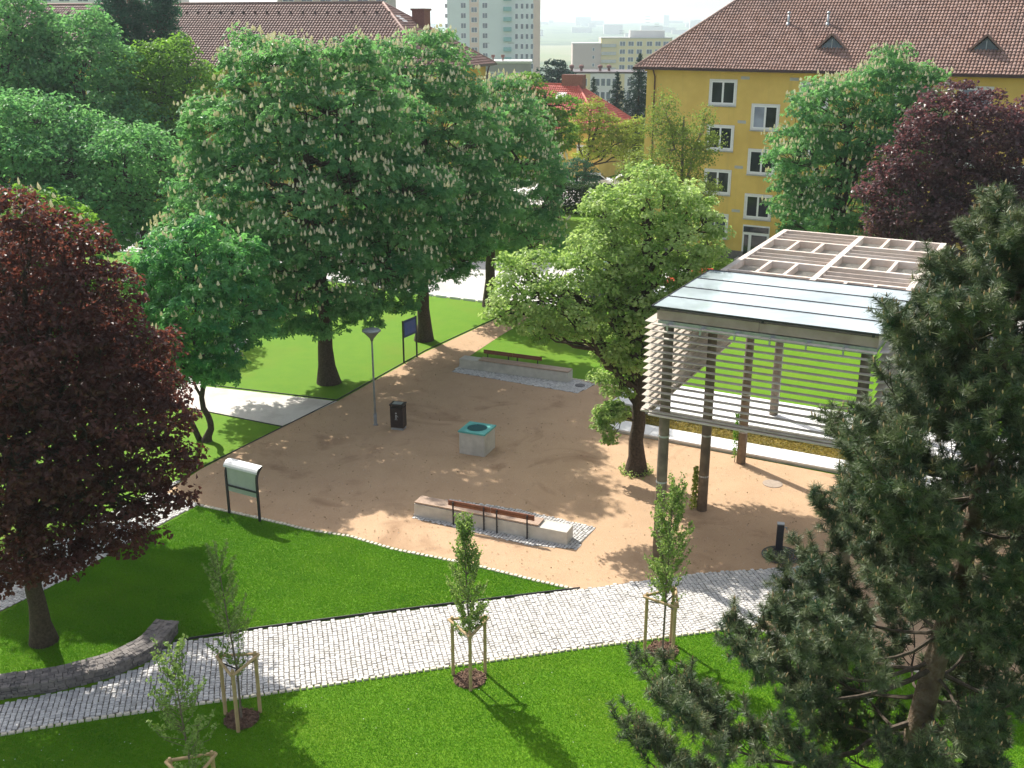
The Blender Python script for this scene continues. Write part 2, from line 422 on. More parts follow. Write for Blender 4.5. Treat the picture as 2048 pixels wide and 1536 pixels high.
def inside(P, poly):
    x, y = P[:, 0], P[:, 1]; c = np.zeros(len(P), bool); n = len(poly)
    for a in range(n):
        x1, y1 = poly[a]; x2, y2 = poly[(a + 1) % n]
        cond = ((y1 > y) != (y2 > y)) & (x < (x2 - x1) * (y - y1) / (y2 - y1 + 1e-12) + x1)
        c ^= cond
    return c

def setts(name, poly, z, az, sx=0.125, sy=0.105, mat=None, hgt=0.022, fan=False, gap=0.012, tmin=0.0):
    """rows of small granite stones, each a little frustum, clipped to the polygon by their centres"""
    poly = [tuple(p) for p in poly]; A = np.array(poly); c0 = A.mean(0)
    a = rad(90 - az); ux = np.array([math.cos(a), math.sin(a)]); uy = np.array([-ux[1], ux[0]])
    R = np.linalg.norm(A - c0, axis=1).max() + 0.5
    na, nb = int(R / sx) + 1, int(R / sy) + 1
    ia, ib = np.meshgrid(np.arange(-na, na + 1), np.arange(-nb, nb + 1), indexing='ij')
    ia, ib = ia.ravel(), ib.ravel()
    off = (rng.random(2 * na + 1) * sy)[ia + na]
    la = ia * sx; lb = ib * sy + off
    if fan:
        lb = lb + 0.35 * np.abs(np.sin(la * 2.2))
    la = la + 0.03 * np.sin(lb * 1.3) + rng.normal(0, 0.004, len(la)); lb = lb + 0.02 * np.sin(la * 0.9) + rng.normal(0, 0.005, len(lb))
    cen = c0 + la[:, None] * ux + lb[:, None] * uy
    k = inside(cen, poly); cen = cen[k]; n = len(cen)
    hw = (sx / 2 - gap / 2) * rng.uniform(0.88, 1.03, n); hh = (sy / 2 - gap / 2) * rng.uniform(0.85, 1.08, n)
    rot = rng.normal(0, 0.05, n)
    zt = z + hgt + rng.normal(0, 0.003, n)
    V = np.zeros((n, 8, 3))
    for q, (sgx, sgy) in enumerate(((-1,-1),(1,-1),(1,1),(-1,1))):
        for lev, ins in ((0, 1.0), (1, 0.84)):
            dx = sgx * hw * ins * rng.uniform(0.92, 1.06, n); dy = sgy * hh * ins * rng.uniform(0.92, 1.06, n)
            ddx = dx * np.cos(rot) - dy * np.sin(rot); ddy = dx * np.sin(rot) + dy * np.cos(rot)
            P = cen + ddx[:, None] * ux + ddy[:, None] * uy
            V[:, q + 4 * lev, :2] = P; V[:, q + 4 * lev, 2] = z if lev == 0 else zt
    base = (np.arange(n) * 8)[:, None]
    F = np.concatenate([base + np.array(f) for f in ([4,5,6,7],[0,1,5,4],[1,2,6,5],[2,3,7,6],[3,0,4,7])])
    tone = np.repeat(np.clip(rng.normal(0.45, 0.3, n), tmin, 1), 8)
    return tag(mesh_obj(name, V, F, mat or M['sett'], None, tone), kind='structure')

def row_of_stones(name, line, z, mat, size=0.13, wid=0.10, hgt=0.04):
    b = MB(); line = [np.array(p) for p in line]
    for p, q in zip(line[:-1], line[1:]):
        L = np.linalg.norm(q - p); n = max(1, int(L / size)); d = (q - p) / L; nr = np.array([-d[1], d[0]])
        for k in range(n):
            c = p + d * (k + 0.5) * L / n; s = size * 0.44 * rng.uniform(0.85, 1.05); w_ = wid * 0.5 * rng.uniform(0.85, 1.1)
            h = z + hgt + rng.normal(0, 0.005)
            V = []
            for lev, ins in ((z, 1.0), (h, 0.82)):
                for (i, j) in ((-1,-1),(1,-1),(1,1),(-1,1)):
                    pp = c + d * i * s * ins + nr * j * w_ * ins
                    V.append((pp[0], pp[1], lev))
            b.add(V, [(4,5,6,7),(0,1,5,4),(1,2,6,5),(2,3,7,6),(3,0,4,7)], rng.uniform(0, 1))
    return tag(b.build(name, mat), kind='structure')

# plaza of sandy gravel
plaza_px = [(330,985),(400,1008),(520,1034),(620,1058),(700,1070),(788,1096),(948,1128),(1081,1161),(1158,1180),
            (1300,1160),(1420,1146),(1600,1134),(1700,1140),(1660,1200),(1500,1252),(1530,1262),(1640,1290),(1990,1380),(2300,1450),
            (2400,1100),(1800,975),(1197,857),(1292,792),(1240,773),(1135,757),(960,722),(925,722),(1000,672),(1085,622),(1095,600),(1050,598),(1000,635),(850,705),(675,803),(565,853),(400,940)]
plaza = [gp(*p) for p in plaza_px]
sheet('plaza', plaza, 0.008, M['sand'])
# main cobbled path
path_px = [(-260,1520),(0,1468),(200,1434),(500,1391),(900,1331),(1180,1292),(1470,1254),(1500,1252),(1660,1200),(1700,1140),(1600,1134),(1420,1146),(1300,1160),(1158,1180),
           (900,1212),(700,1237),(500,1263),(345,1288),(285,1335),(180,1375),(0,1410),(-260,1440)]
path = [gp(*p) for p in path_px]
sheet('path_bed', path, 0.012, M['joint'])
setts('cobbled_path', path, 0.012, 76)
row_of_stones('path_kerb', [gp(*p) for p in [(-260,1524),(0,1471),(200,1437),(500,1394),(900,1334),(1180,1295),(1470,1257)]], 0.004, M['edgestone'], 0.16, 0.09, 0.045)
row_of_stones('plaza_kerb', [gp(*p) for p in [(380,1003),(400,1011),(520,1037),(620,1061),(700,1073),(788,1099),(948,1131),(1081,1164),(1165,1183)]], 0.004, M['edgestone'], 0.14, 0.13, 0.03)
row_of_stones('side_kerb', [gp(*p) for p in [(1500,1254),(1530,1264),(1640,1292),(1990,1384),(2300,1455)]], 0.004, M['edgestone'], 0.14, 0.13, 0.03)
row_of_stones('bench_kerb', [gp(*p) for p in [(1137,757),(1180,763),(1240,773),(1290,789)]], 0.004, M['edgestone'], 0.14, 0.13, 0.03)
b = MB()
ln = [gp(*p) for p in [(1160,1178),(900,1209),(700,1234),(500,1260),(350,1284)]]
for p, q in zip(ln[:-1], ln[1:]): b.bar((*p, 0.03), (*q, 0.03), 0.02, 0.07)
for ll in ([(330,978),(400,937),(675,800),(850,702),(1000,633),(1050,596)], [(675,801),(380,766)], [(565,854),(380,817)]):
    ln = [gp(*p) for p in ll]
    for p, q in zip(ln[:-1], ln[1:]): b.bar((*p, 0.02), (*q, 0.02), 0.02, 0.04)
tag(b.build('lawn_edging', M['steel_dark']), kind='structure')
# left path
lp = [gp(*p) for p in [(-260,1370),(0,1224),(130,1160),(300,1062),(400,1010),(335,984),(395,942),(300,975),(130,1085),(0,1135),(-260,1250)]]
lp = [gp(*p) for p in [(-260,1370),(0,1224),(130,1160),(300,1062),(398,1009),(330,987),(372,955),(300,985),(130,1075),(0,1135),(-260,1250)]]
sheet('left_path_bed', lp, 0.012, M['joint']); setts('left_path', lp, 0.012, 27, 0.10, 0.09, fan=True)
# side path behind the small chestnut
sp = [gp(*p) for p in [(675,803),(500,783),(380,770),(150,742),(-200,700),(-200,745),(150,783),(380,816),(565,852)]]
sheet('side_path', sp, 0.010, pmat('pale_gravel', (0.66, 0.62, 0.57), (0.58, 0.54, 0.50), 30, 0.9, 0.01, 60, c3=(0.50, 0.46, 0.42), s3=1))
sheet('link_path', [gp(*p) for p in [(330,765),(400,772),(520,665),(560,610),(520,606),(480,650)]], 0.014, M['asphalt'])
# bench pads
pad1 = [gp(*p) for p in [(824,1036),(1062,1092),(1152,1099),(1192,1056),(1040,1020),(905,1000),(850,1000)]]
sheet('bench_pad_bed', pad1, 0.014, M['joint']); setts('bench_pad', pad1, 0.014, 117, 0.105, 0.10, hgt=0.014)
pad2 = [gp(*p) for p in [(903,744),(1155,787),(1192,769),(1137,757),(925,727)]]
sheet('bench_pad_bed', pad2, 0.014, M['joint']); setts('bench_pad', pad2, 0.014, 117, 0.105, 0.10, hgt=0.014)
b = MB(); c = gp(1160, 772); b.lathe(c[0], c[1], [(0.22, 0.02), (0.22, 0.045), (0.0, 0.045)], 20)
tag(b.build('manhole_cover', M['steel_dark']), 'small dark round drain cover at the right end of the far bench paving', 'drain cover')
# street beyond the park
st = [gp(*p) for p in [(-900,470),(478,538),(700,566),(870,591),(980,604),(1050,612),(1130,618),(1300,640),(2600,900),(2600,560),(1500,525),(1130,540),(870,520),(478,478),(-900,420)]]
st = [(-75, 93), (-24, 71), (-4.5, 59.8), (-1.2, 58.2), (5, 57.0), (12, 55.3), (30, 45.5), (60, 30), (64, 38), (31, 56.5), (9, 68), (-5, 69.5), (-26, 82), (-78, 108)]
sheet('street', st, 0.02, M['asphalt'])
row_of_stones('street_kerb', [(-75, 92.9), (-24, 70.9), (-4.5, 59.7), (-1.2, 58.1), (5, 56.9), (12, 55.2), (30, 45.4)], 0.0, M['white_slab'], 0.9, 0.14, 0.12)
sheet('car_park', [(-2, 92), (22, 92), (26, 104), (0, 109)], 0.02, M['asphalt'])

# ------------------------------------------------------------------ foliage generators
def unit(v): return v / (np.linalg.norm(v, axis=-1, keepdims=True) + 1e-9)

def leaf_quads(P, N, size, aspect=0.7, fold=0.18):
    n = len(P); r = unit(rng.normal(size=(n, 3))); T = unit(np.cross(N, r)); B = np.cross(N, T)
    s = (size * rng.uniform(0.7, 1.25, n))[:, None]
    V = np.stack([P - T * s * 0.5, P + B * s * aspect * 0.5 + N * s * fold, P + T * s * 0.5, P - B * s * aspect * 0.5 + N * s * fold], 1)
    F = np.arange(4 * n).reshape(n, 4)
    return V.reshape(-1, 3), F

def leaf_palmate(P, N, size):
    """five drooping leaflets spread like a hand"""
    n = len(P); r = unit(rng.normal(size=(n, 3))); T = unit(np.cross(N, r)); B = np.cross(N, T)
    s = (size * rng.uniform(0.75, 1.2, n))[:, None]
    Vs = []
    for ang, ln in ((-112, 0.7), (-55, 0.92), (0, 1.0), (55, 0.92), (112, 0.7)):
        a = rad(ang); d = T * math.cos(a) + B * math.sin(a); e = -T * math.sin(a) + B * math.cos(a)
        tip = P + d * s * ln * 0.64 - N * s * 0.20; mid = P + d * s * ln * 0.42 - N * s * 0.06
        wv = e * s * 0.17 * ln
        Vs.append(np.stack([P, mid + wv, tip, mid - wv], 1))
    V = np.stack(Vs, 1).reshape(-1, 3)
    return V, np.arange(20 * n).reshape(5 * n, 4)

def lobes_from_px(L):
    out = []
    for l in L:
        px, py, rp, Y = l[:4]; kz = l[4] if len(l) > 4 else 1.0
        c, k = at_depth(px, py, Y); r = rp * k
        out.append((c, np.array([r, r, r * kz])))
    return out

def sample_clumps(lobes, n, lo, hi, zmin, spacing):
    Cc = np.array([l[0] for l in lobes]); Rr = np.array([l[1] for l in lobes])
    w_ = Rr[:, 0] * Rr[:, 2]; w_ = w_ / w_.sum(); m = n * 14
    k = rng.choice(len(lobes), size=m, p=w_); d = unit(rng.normal(size=(m, 3)))
    rr = rng.uniform(lo, hi, m) * (1 + 0.10 * np.sin(d[:, 0] * 5 + k) * np.cos(d[:, 1] * 4 + d[:, 2] * 6))
    p = Cc[k] + d * Rr[k] * rr[:, None]; ok = p[:, 2] > zmin
    if lo > 0.6:
        for j in range(len(lobes)):
            ok &= ~((k != j) & (np.sum(((p - Cc[j]) / (Rr[j] * 0.78)) ** 2, 1) < 1))
    p, d = p[ok], d[ok]; keep = []; Q = np.zeros((n, 3)); c = 0
    for i in range(len(p)):
        if c and spacing > 0 and (np.sum((Q[:c] - p[i]) ** 2, 1) < spacing ** 2).any(): continue
        Q[c] = p[i]; c += 1; keep.append((p[i], d[i]))
        if c == n: break
    return keep

def crown_mesh(clumps, rc, per, size, kind, flat=0.6, upb=0.7, rnd=0.45):
    P = []; N = []; T = []
    for (c, d) in clumps:
        k = max(3, int(per * rng.uniform(0.7, 1.3))); s = rc * rng.uniform(0.75, 1.25)
        q = unit(rng.normal(size=(k, 3))); q[:, 2] = np.abs(q[:, 2]) * 0.9 - 0.25 * rng.random(k)
        q = unit(q); r = rng.random(k)[:, None] ** 0.38
        P.append(c + q * r * np.array([s, s, s * flat]))
        N.append(unit(q * 0.6 + d * 0.3 + np.array([0, 0, upb]) + rng.normal(0, rnd, (k, 3))))
        T.append(np.clip(rng.normal(0.45, 0.18) + rng.normal(0, 0.2, k), 0, 1))
    P = np.concatenate(P); N = np.concatenate(N); T = np.concatenate(T)
    if kind == 'palmate':
        V, F = leaf_palmate(P, N, size); return V, F, np.repeat(T, 20), P, N
    V, F = leaf_quads(P, N, size); return V, F, np.repeat(T, 4), P, N

def bez(a, b, sag, n=6, wob=0.0):
    a = np.array(a, float); b = np.array(b, float); t = np.linspace(0, 1, n)[:, None]
    p = a + (b - a) * t; L = np.linalg.norm(b - a)
    p[:, 2] += (4 * t * (1 - t))[:, 0] * sag * L
    if wob: p[1:-1] += rng.normal(0, wob * L, (n - 2, 3))
    return p

def wood_mesh(trunk, tr, lobes, clumps, twig_r=0.018, limb_r=None, fork=None, n0=12):
    """trunk: list of points with radii; limbs reach the lobes, twigs reach the clumps"""
    Vs, Fs, off = [], [], 0
    def put(p, r, n):
        nonlocal off
        V, F, _ = tube_np(p, r, n); Vs.append(V); Fs.append(F + off); off += len(V)
    tp = np.array(trunk, float)
    # resample the trunk smoothly and flare the foot
    m = 12; tt = np.linspace(0, len(tp) - 1, m); tpp = np.stack([np.interp(tt, np.arange(len(tp)), tp[:, q]) for q in range(3)], 1)
    tpp[1:-1, :2] += rng.normal(0, tr * 0.10, (m - 2, 2))
    rr = np.linspace(tr, tr * 0.45, m); rr[0] *= 1.55; rr[1] *= 1.12
    h0 = tpp[0].copy(); h0[2] -= 0.25
    put(np.vstack([h0, tpp]), np.concatenate([[rr[0] * 1.15], rr]), n0)
    skel = [tpp[len(tpp) // 2:]]; srad = [rr[len(tpp) // 2:]]
    limb_r = limb_r or tr * 0.42
    fz = fork if fork is not None else 0.45
    for (c, r) in lobes:
        k0 = int(rng.uniform(fz, 0.98) * (m - 1)); a = tpp[k0]
        p = bez(a, c, 0.06, 7, 0.035); q = np.linspace(min(limb_r, rr[k0] * 0.8), limb_r * 0.32, 7)
        put(p, q, 6); skel.append(p); srad.append(q)
        for _ in range(3):   # side limbs inside the lobe
            e = c + unit(rng.normal(size=3)) * r * 0.55; k1 = rng.integers(2, 6)
            p2 = bez(p[k1], e, 0.05, 5, 0.05); q2 = np.linspace(q[k1] * 0.7, limb_r * 0.14, 5)
            put(p2, q2, 5); skel.append(p2); srad.append(q2)
    S = np.concatenate(skel)
    for (c, d) in clumps:
        j = np.argmin(np.sum((S - c) ** 2, 1) + 2.0 * np.maximum(0, S[:, 2] - c[2]))
        put(bez(S[j], c, 0.04, 4, 0.05), np.linspace(twig_r * 1.6, twig_r * 0.5, 4), 3)
    return np.concatenate(Vs), np.concatenate(Fs)

def tree(name, label, base, lobes, leaf, size, rc, n_out, per, tr, kind='quad', n_in=None, trunk=None, bark='bark', ztop=None,
         spacing=None, zmin=1.5, blossoms=0, group=None, cat='tree', flat=0.6, fork=None, upb=0.7, rnd=0.45, twig_r=0.018, bs=1.0, bumps=7):
    if kind == 'palmate': upb, rnd, flat = 0.75, 0.6, 0.85
    lobes = lobes_from_px(lobes) if not isinstance(lobes[0][0], np.ndarray) else lobes
    root = thing(name, label, cat, (base[0], base[1], 0), group=group)
    off = np.array([base[0], base[1], 0.0])
    lobes = [(c - off, r) for c, r in lobes]
    spacing = rc * 0.85 if spacing is None else spacing
    sub = []
    for c, r in lobes:
        sub.append((c, r * 0.84))
        for _ in range(bumps):
            d = unit(rng.normal(size=3)); d[2] = d[2] * 0.9 + 0.1; f = rng.uniform(0.30, 0.48)
            sub.append((c + d * r * (1.02 - f * rng.uniform(0.55, 0.9)), r * f))
    out = sample_clumps(sub, n_out, 0.80, 1.0, zmin, spacing)
    inn = sample_clumps(lobes, n_in if n_in is not None else n_out // 3, 0.25, 0.72, zmin, spacing)
    if trunk is None:
        zt = (ztop or max(c[2] for c, r in lobes)); cx = np.mean([c[:2] for c, r in lobes], 0) * 0.6
        trunk = [(0, 0, 0), (cx[0] * 0.15, cx[1] * 0.15, zt * 0.4), (cx[0], cx[1], zt)]
    V, F, T, P, N = crown_mesh(out + inn, rc, per, size, kind, flat, upb, rnd)
    mesh_obj('crown', V, F, M[leaf], root, T)
    V, F = wood_mesh(trunk, tr, lobes, out + inn, twig_r, fork=fork)
    mesh_obj('trunk', V, F, M[bark], root, smooth=True)
    if blossoms:
        pts = []
        for (c, d) in out:
            if d[2] < -0.55: continue
            for _ in range(rng.poisson(blossoms)):
                q = rng.normal(0, 1, 2); q = q / max(1, np.linalg.norm(q)); rr = rc * 0.95
                pts.append(c + np.array([q[0] * rr, q[1] * rr, rc * flat * math.sqrt(max(0, 1 - 0.8 * (q @ q))) + 0.02]))
        pts = np.array(pts); n = len(pts); hh = rng.uniform(0.16, 0.27, n) * bs; r0 = rng.uniform(0.042, 0.068, n) * bs
        lean = rng.normal(0, 0.10, (n, 2)); Vs = []
        for ring, (fr, fz) in enumerate(((0.35, 0.0), (1.0, 0.16), (0.95, 0.38), (0.55, 0.72))):
            for q in range(5):
                a = 2 * math.pi * q / 5 + ring * 0.4
                jit = rng.uniform(0.75, 1.25, n)
                Vs.append(pts + np.stack([np.cos(a) * r0 * fr * jit + lean[:, 0] * fz * hh, np.sin(a) * r0 * fr * jit + lean[:, 1] * fz * hh, fz * hh], 1))
        Vs.append(pts + np.stack([lean[:, 0] * hh, lean[:, 1] * hh, hh], 1))
        V = np.stack(Vs, 1); base_ = (np.arange(n) * 21)[:, None]; Q = []; Tq = []
        for ring in range(3):
            for q in range(5):
                Q.append([ring*5+q, ring*5+(q+1)%5, ring*5+5+(q+1)%5, ring*5+5+q])
        for q in range(5): Tq.append([15+q, 15+(q+1)%5, 20])
        Fq = np.concatenate([base_ + np.array(f) for f in Q]); Ft = np.concatenate([base_ + np.array(f) for f in Tq])
        o = mesh_obj('blossoms', V.reshape(-1, 3), [Fq, Ft], M['blossom'], root, np.repeat(rng.random(n), 21))
        o['kind'] = 'stuff'
    return root

# ------------------------------------------------------------------ roofs, windows
def tiles(name, mat, parent, O, ex, es, xl, xr, S, tw, rh, seed=0):
    """rows of arched clay tiles on a slope: O eave start, ex along the eave, es up the slope; xl/xr give the ends at height t"""
    O, ex, es = (np.array(v, float) for v in (O, ex, es)); nrm = unit(np.cross(ex, es))
    if nrm[2] < 0: nrm = -nrm
    rr = np.random.default_rng(seed); Vs = []; Ts = []
    nrow = int(S / rh)
    prof = [(0.0, 0.0), (0.22, 0.045), (0.62, 0.045), (0.86, 0.0)]
    for k in range(nrow):
        t = k * rh; a, b_ = xl(t), xr(t); n = int((b_ - a) / tw)
        if n < 1: continue
        x = a + tw * np.arange(n); jit = rr.normal(0, 0.012, n) + 0.02 * np.sin(x * 0.37 + k * 0.6); tone = np.clip(rr.normal(0.35, 0.25, n), 0, 1)
        lo, hi = [], []
        for (u_, h_) in prof:
            lo.append(O + (x[:, None] + u_ * tw) * ex + (t - 0.04 + jit)[:, None] * es + (h_ + 0.075) * nrm)
            hi.append(O + (x[:, None] + u_ * tw) * ex + (t + rh) * es + (h_ + 0.02) * nrm)
        lip = [O + (x[:, None] + u_ * tw) * ex + (t - 0.04 + jit)[:, None] * es + 0.0 * nrm for (u_, h_) in prof]
        Vs.append(np.stack(lip + lo + hi, 1)); Ts.append(np.repeat(tone, 12))
    V = np.concatenate(Vs); n = len(V); base = (np.arange(n) * 12)[:, None]
    F = np.concatenate([base + np.array([r * 4 + q, r * 4 + q + 1, r * 4 + q + 5, r * 4 + q + 4]) for r in (0, 1) for q in range(3)])
    return mesh_obj(name, V.reshape(-1, 3), F, mat, parent, np.concatenate(Ts))

def window(parent, x, z, w_, h, y=0.0, mull=1, surround=True, pale=(), sill=True, transom=False, ajar=False):
    """window in a wall whose outer face is the plane y; x, z are its centre; outwards is -y"""
    x0, x1, z0, z1 = x - w_ / 2, x + w_ / 2, z - h / 2, z + h / 2
    s = 0.13
    b = MB()
    if surround:
        for a in ((x0, x1, z1 - s, z1), (x0, x1, z0, z0 + s), (x0, x0 + s, z0 + s, z1 - s), (x1 - s, x1, z0 + s, z1 - s)):
            b.box(a[0], a[1], y - 0.035, y + 0.04, a[2], a[3])
        win = b.build('window', M['surround'], parent)
    else:
        b.box(x0 - .02, x1 + .02, y - 0.012, y + 0.03, z0 - .02, z1 + .02); win = b.build('window', M['surround'], parent); s = 0.0
    f = MB(); i0, i1, j0, j1 = x0 + s, x1 - s, z0 + s, z1 - s; fw = 0.075
    ya, yb = y - 0.024, y + 0.03
    f.box(i0, i1, ya, yb, j1 - fw, j1); f.box(i0, i1, ya, yb, j0, j0 + fw)
    f.box(i0, i0 + fw, ya, yb, j0 + fw, j1 - fw); f.box(i1 - fw, i1, ya, yb, j0 + fw, j1 - fw)
    for k in range(mull):
        c = i0 + (i1 - i0) * (k + 1) / (mull + 1); f.box(c - fw * .8, c + fw * .8, ya - 0.006, yb, j0 + fw, j1 - fw)
    f.build('frame', M['frame'], win)
    for k in range(mull + 1):
        a = i0 + (i1 - i0) * k / (mull + 1) + 0.05; c = i0 + (i1 - i0) * (k + 1) / (mull + 1) - 0.05
        p = MB(); p.box(a, c, y - 0.006, y + 0.02, j0 + 0.05, j1 - 0.05)
        p.build('pane', M['pane_pale'] if k in pale else M['pane'], win)
    if sill:
        q = MB(); q.box(x0 - 0.03, x1 + 0.03, y - 0.10, y - 0.037, z0 - 0.05, z0 - 0.01); q.build('sill', M['galv'], win)
    return win

# ------------------------------------------------------------------ big yellow building on the right
K = (9.0, 73.5)
bd = thing('apartment_building', 'long yellow four-storey building with a red-brown tiled hip roof and white-framed windows, on the right', 'building', (K[0], K[1], 0), 120)
bd_blocks = MB(); LB = 52
bd_blocks.box(0, LB, 0, 12, 0.55, 11.95); bd_blocks.build('wall', M['yellow'], bd)
b = MB(); b.box(-0.03, LB, -0.06, 12.05, -0.3, 0.548); b.build('plinth', M['wallstone'], bd)
b = MB(); b.box(-0.12, LB, -0.14, 12.1, 11.955, 12.13); b.build('cornice', M['yellow'], bd)
for (x, z, pale) in ((5.33, 10.72, ()), (5.33, 7.86, ()), (5.33, 5.0, ()), (5.33, 2.1, ()), (11.2, 10.70, (0,)), (11.2, 7.8, ()), (11.2, 4.95, ()), (11.2, 2.1, ()), (16.9, 10.7, (1,)), (16.9, 7.8, ()), (16.9, 4.95, ()),
                     (20.5, 10.7, (0, 1)), (20.5, 7.8, ()), (26.2, 10.7, ()), (26.2, 7.8, ()), (29.9, 10.7, ()), (29.9, 7.8, ())):
    window(bd, x, z, 1.86, 1.66, 0.0, 1, True, pale)
for (x, z, pale) in ((8.22, 9.28, (0,)), (8.2, 6.46, ()), (8.18, 3.58, ()), (23.4, 9.3, ()), (23.4, 6.4, ())):
    window(bd, x, z, 1.84, 1.66, 0.0, 1, True, pale)
dr = MB(); dr.box(7.3, 9.1, -0.05, 0.05, 0.05, 2.35); d = dr.build('door', M['frame'], bd)
q = MB(); q.box(7.42, 7.72, -0.065, -0.052, 0.3, 1.7); q.box(7.92, 8.96, -0.065, -0.052, 0.3, 1.7); q.build('pane', M['pane'], d)
q = MB(); q.box(7.35, 9.05, -0.066, -0.052, 1.88, 2.25); q.build('transom_pane', M['pane'], d)
q = MB(); q.box(7.1, 9.3, -0.9, 0, -0.02, 0.18); q.build('step', M['concrete'], bd)
for (x, z) in ((6.75, 11.66), (9.9, 11.66), (6.72, 8.93), (6.72, 6.05), (6.72, 3.2), (19.0, 11.66), (25.2, 11.66)):
    q = MB(); q.box(x - .28, x + .28, -0.012, 0.02, z - .09, z + .09)
    for j in range(4): q.box(x - .25, x + .25, -0.022, -0.013, z - .075 + j * .045, z - .057 + j * .045)
    q.build('vent_grille', M['grey_plaster'], bd)
q = MB(); q.tube([(0.62, -0.55, 12.15), (0.62, -0.35, 11.9), (0.62, -0.12, 11.6), (0.62, -0.10, 6), (0.62, -0.10, 0.2)], 0.055, 8)
for z in (2, 4.5, 7, 9.5): q.box(0.54, 0.70, -0.17, -0.01, z, z + 0.05)
q.build('downpipe', M['copper'], bd, True)
pitch = rad(40); OV = 0.6; ez = 12.2; run = 6 + OV; Sl = run / math.cos(pitch)
def hiproof(parent, L0, L1, D0, D1, ez, pitch, hipL=True, hipR=True, mat='tile', tw=0.2, rh=0.27, seeds=1, edge='fascia_dark', back=False):
    """hip roof over the rectangle; named parts roof / ridge"""
    run = (D1 - D0) / 2; rise = run * math.tan(pitch); Sl = run / math.cos(pitch); rz = ez + rise; ym = (D0 + D1) / 2
    xa = L0 + (run if hipL else 0); xb = L1 - (run if hipR else 0)
    b = MB()
    V = [(L0, D0, ez), (L1, D0, ez), (L1, D1, ez), (L0, D1, ez), (xa, ym, rz), (xb, ym, rz)]
    b.add(V, [(0, 1, 5, 4), (2, 3, 4, 5), (3, 0, 4), (1, 2, 5), (0, 3, 2, 1)])
    roof = b.build('roof', M[mat], parent)
    cs = math.cos(pitch)
    sl = (0, cs, math.sin(pitch))
    tiles('tile_rows', M[mat], roof, (0, D0, ez + .01), (1, 0, 0), sl, (lambda t: L0 + (t * cs if hipL else 0)), (lambda t: L1 - (t * cs if hipR else 0)), Sl, tw, rh, seeds)
    if hipR: tiles('tile_rows', M[mat], roof, (L1, 0, ez + .01), (0, 1, 0), (-cs, 0, math.sin(pitch)), (lambda t: D0 + t * cs), (lambda t: D1 - t * cs), Sl, tw, rh, seeds + 1)
    if hipL: tiles('tile_rows', M[mat], roof, (L0, 0, ez + .01), (0, 1, 0), (cs, 0, math.sin(pitch)), (lambda t: D0 + t * cs), (lambda t: D1 - t * cs), Sl, tw, rh, seeds + 2)
    r = MB()
    r.tube([(xa, ym, rz + .05), (xb, ym, rz + .05)], 0.12, 8)
    if hipL:
        r.tube([(L0, D0, ez + .05), (xa, ym, rz + .05)], 0.11, 8); r.tube([(L0, D1, ez + .05), (xa, ym, rz + .05)], 0.11, 8)
    if hipR:
        r.tube([(L1, D0, ez + .05), (xb, ym, rz + .05)], 0.11, 8); r.tube([(L1, D1, ez + .05), (xb, ym, rz + .05)], 0.11, 8)
    r.build('ridge_tiles', M[mat], parent, True)
    g = MB()
    g.box(L0 - .1, L1 + .1, D0 - .14, D0 - .01, ez - .12, ez + .05)
    g.box(L1 + .01, L1 + .14, D0 - .14, D1 + .1, ez - .12, ez + .05); g.box(L0 - .14, L0 - .01, D0 - .14, D1 + .1, ez - .12, ez + .05)
    g.build('gutter', M[edge], parent)
    return roof
rf = hiproof(bd, -OV, LB + OV, -OV, 12 + OV, 12.18, rad(40), True, True, 'tile', 0.2, 0.27, 5)
def on_roof(x, t, off=0.0):   # point on the front slope, t metres up the slope
    return np.array([x, -OV + t * math.cos(pitch) - off * math.sin(pitch), 12.18 + t * math.sin(pitch) + off * math.cos(pitch)])
for x in (11.8, 20.6, 29.4):
    p0 = on_roof(x, 1.9); y0, z0 = p0[1], p0[2]; wd = 0.95; hh = 0.85
    ridge_y = y0 + hh / math.tan(pitch)
    q = MB(); e = 0.10
    q.add([(x - wd, y0, z0 + .05), (x, y0 - .12, z0 + hh + .1), (x, ridge_y + .3, z0 + hh + .1), (x - wd, y0 + .25, z0 + .05)], [(0, 1, 2, 3)])
    q.add([(x + wd, y0, z0 + .05), (x, y0 - .12, z0 + hh + .1), (x, ridge_y + .3, z0 + hh + .1), (x + wd, y0 + .25, z0 + .05)], [(0, 3, 2, 1)])
    q.bar((x - wd, y0 - .06, z0 + .04), (x, y0 - .14, z0 + hh + .1), 0.08, 0.12); q.bar((x + wd, y0 - .06, z0 + .04), (x, y0 - .14, z0 + hh + .1), 0.08, 0.12)
    dm = q.build('dormer', M['tile_dark'], bd)
    q = MB(); q.add([(x - wd * .82, y0 + .03, z0 + .04), (x + wd * .82, y0 + .03, z0 + .04), (x, y0 + .03, z0 + hh * .9)], [(0, 1, 2)])
    q.build('louvre', M['pane_far'], dm)
    q = MB(); q.box(x - .02, x + .02, y0 - .01, y0 + .025, z0 + .1, z0 + hh * .75); q.build('mullion', M['galv'], dm)
for x in (8.5, 11.0, 23.6):
    p = on_roof(x, 4.1); q = MB(); q.tube([p - (0, 0, .2), p + (0, 0, .75)], 0.07, 10); q.lathe(p[0], p[1], [(0.12, p[2] + .72), (0.12, p[2] + .78), (0.02, p[2] + .86)], 10)
    q.lathe(p[0], p[1], [(0.17, p[2] - .1), (0.10, p[2] + .18)], 10)
    q.build('vent_pipe', M['galv'], bd, True)
p = on_roof(15.6, 0.75); q = MB(); q.box(p[0] - .45, p[0] + .45, p[1] - .35, p[1] + .5, p[2] - .1, p[2] + .42); sk = q.build('skylight_box', M['fascia_dark'], bd)
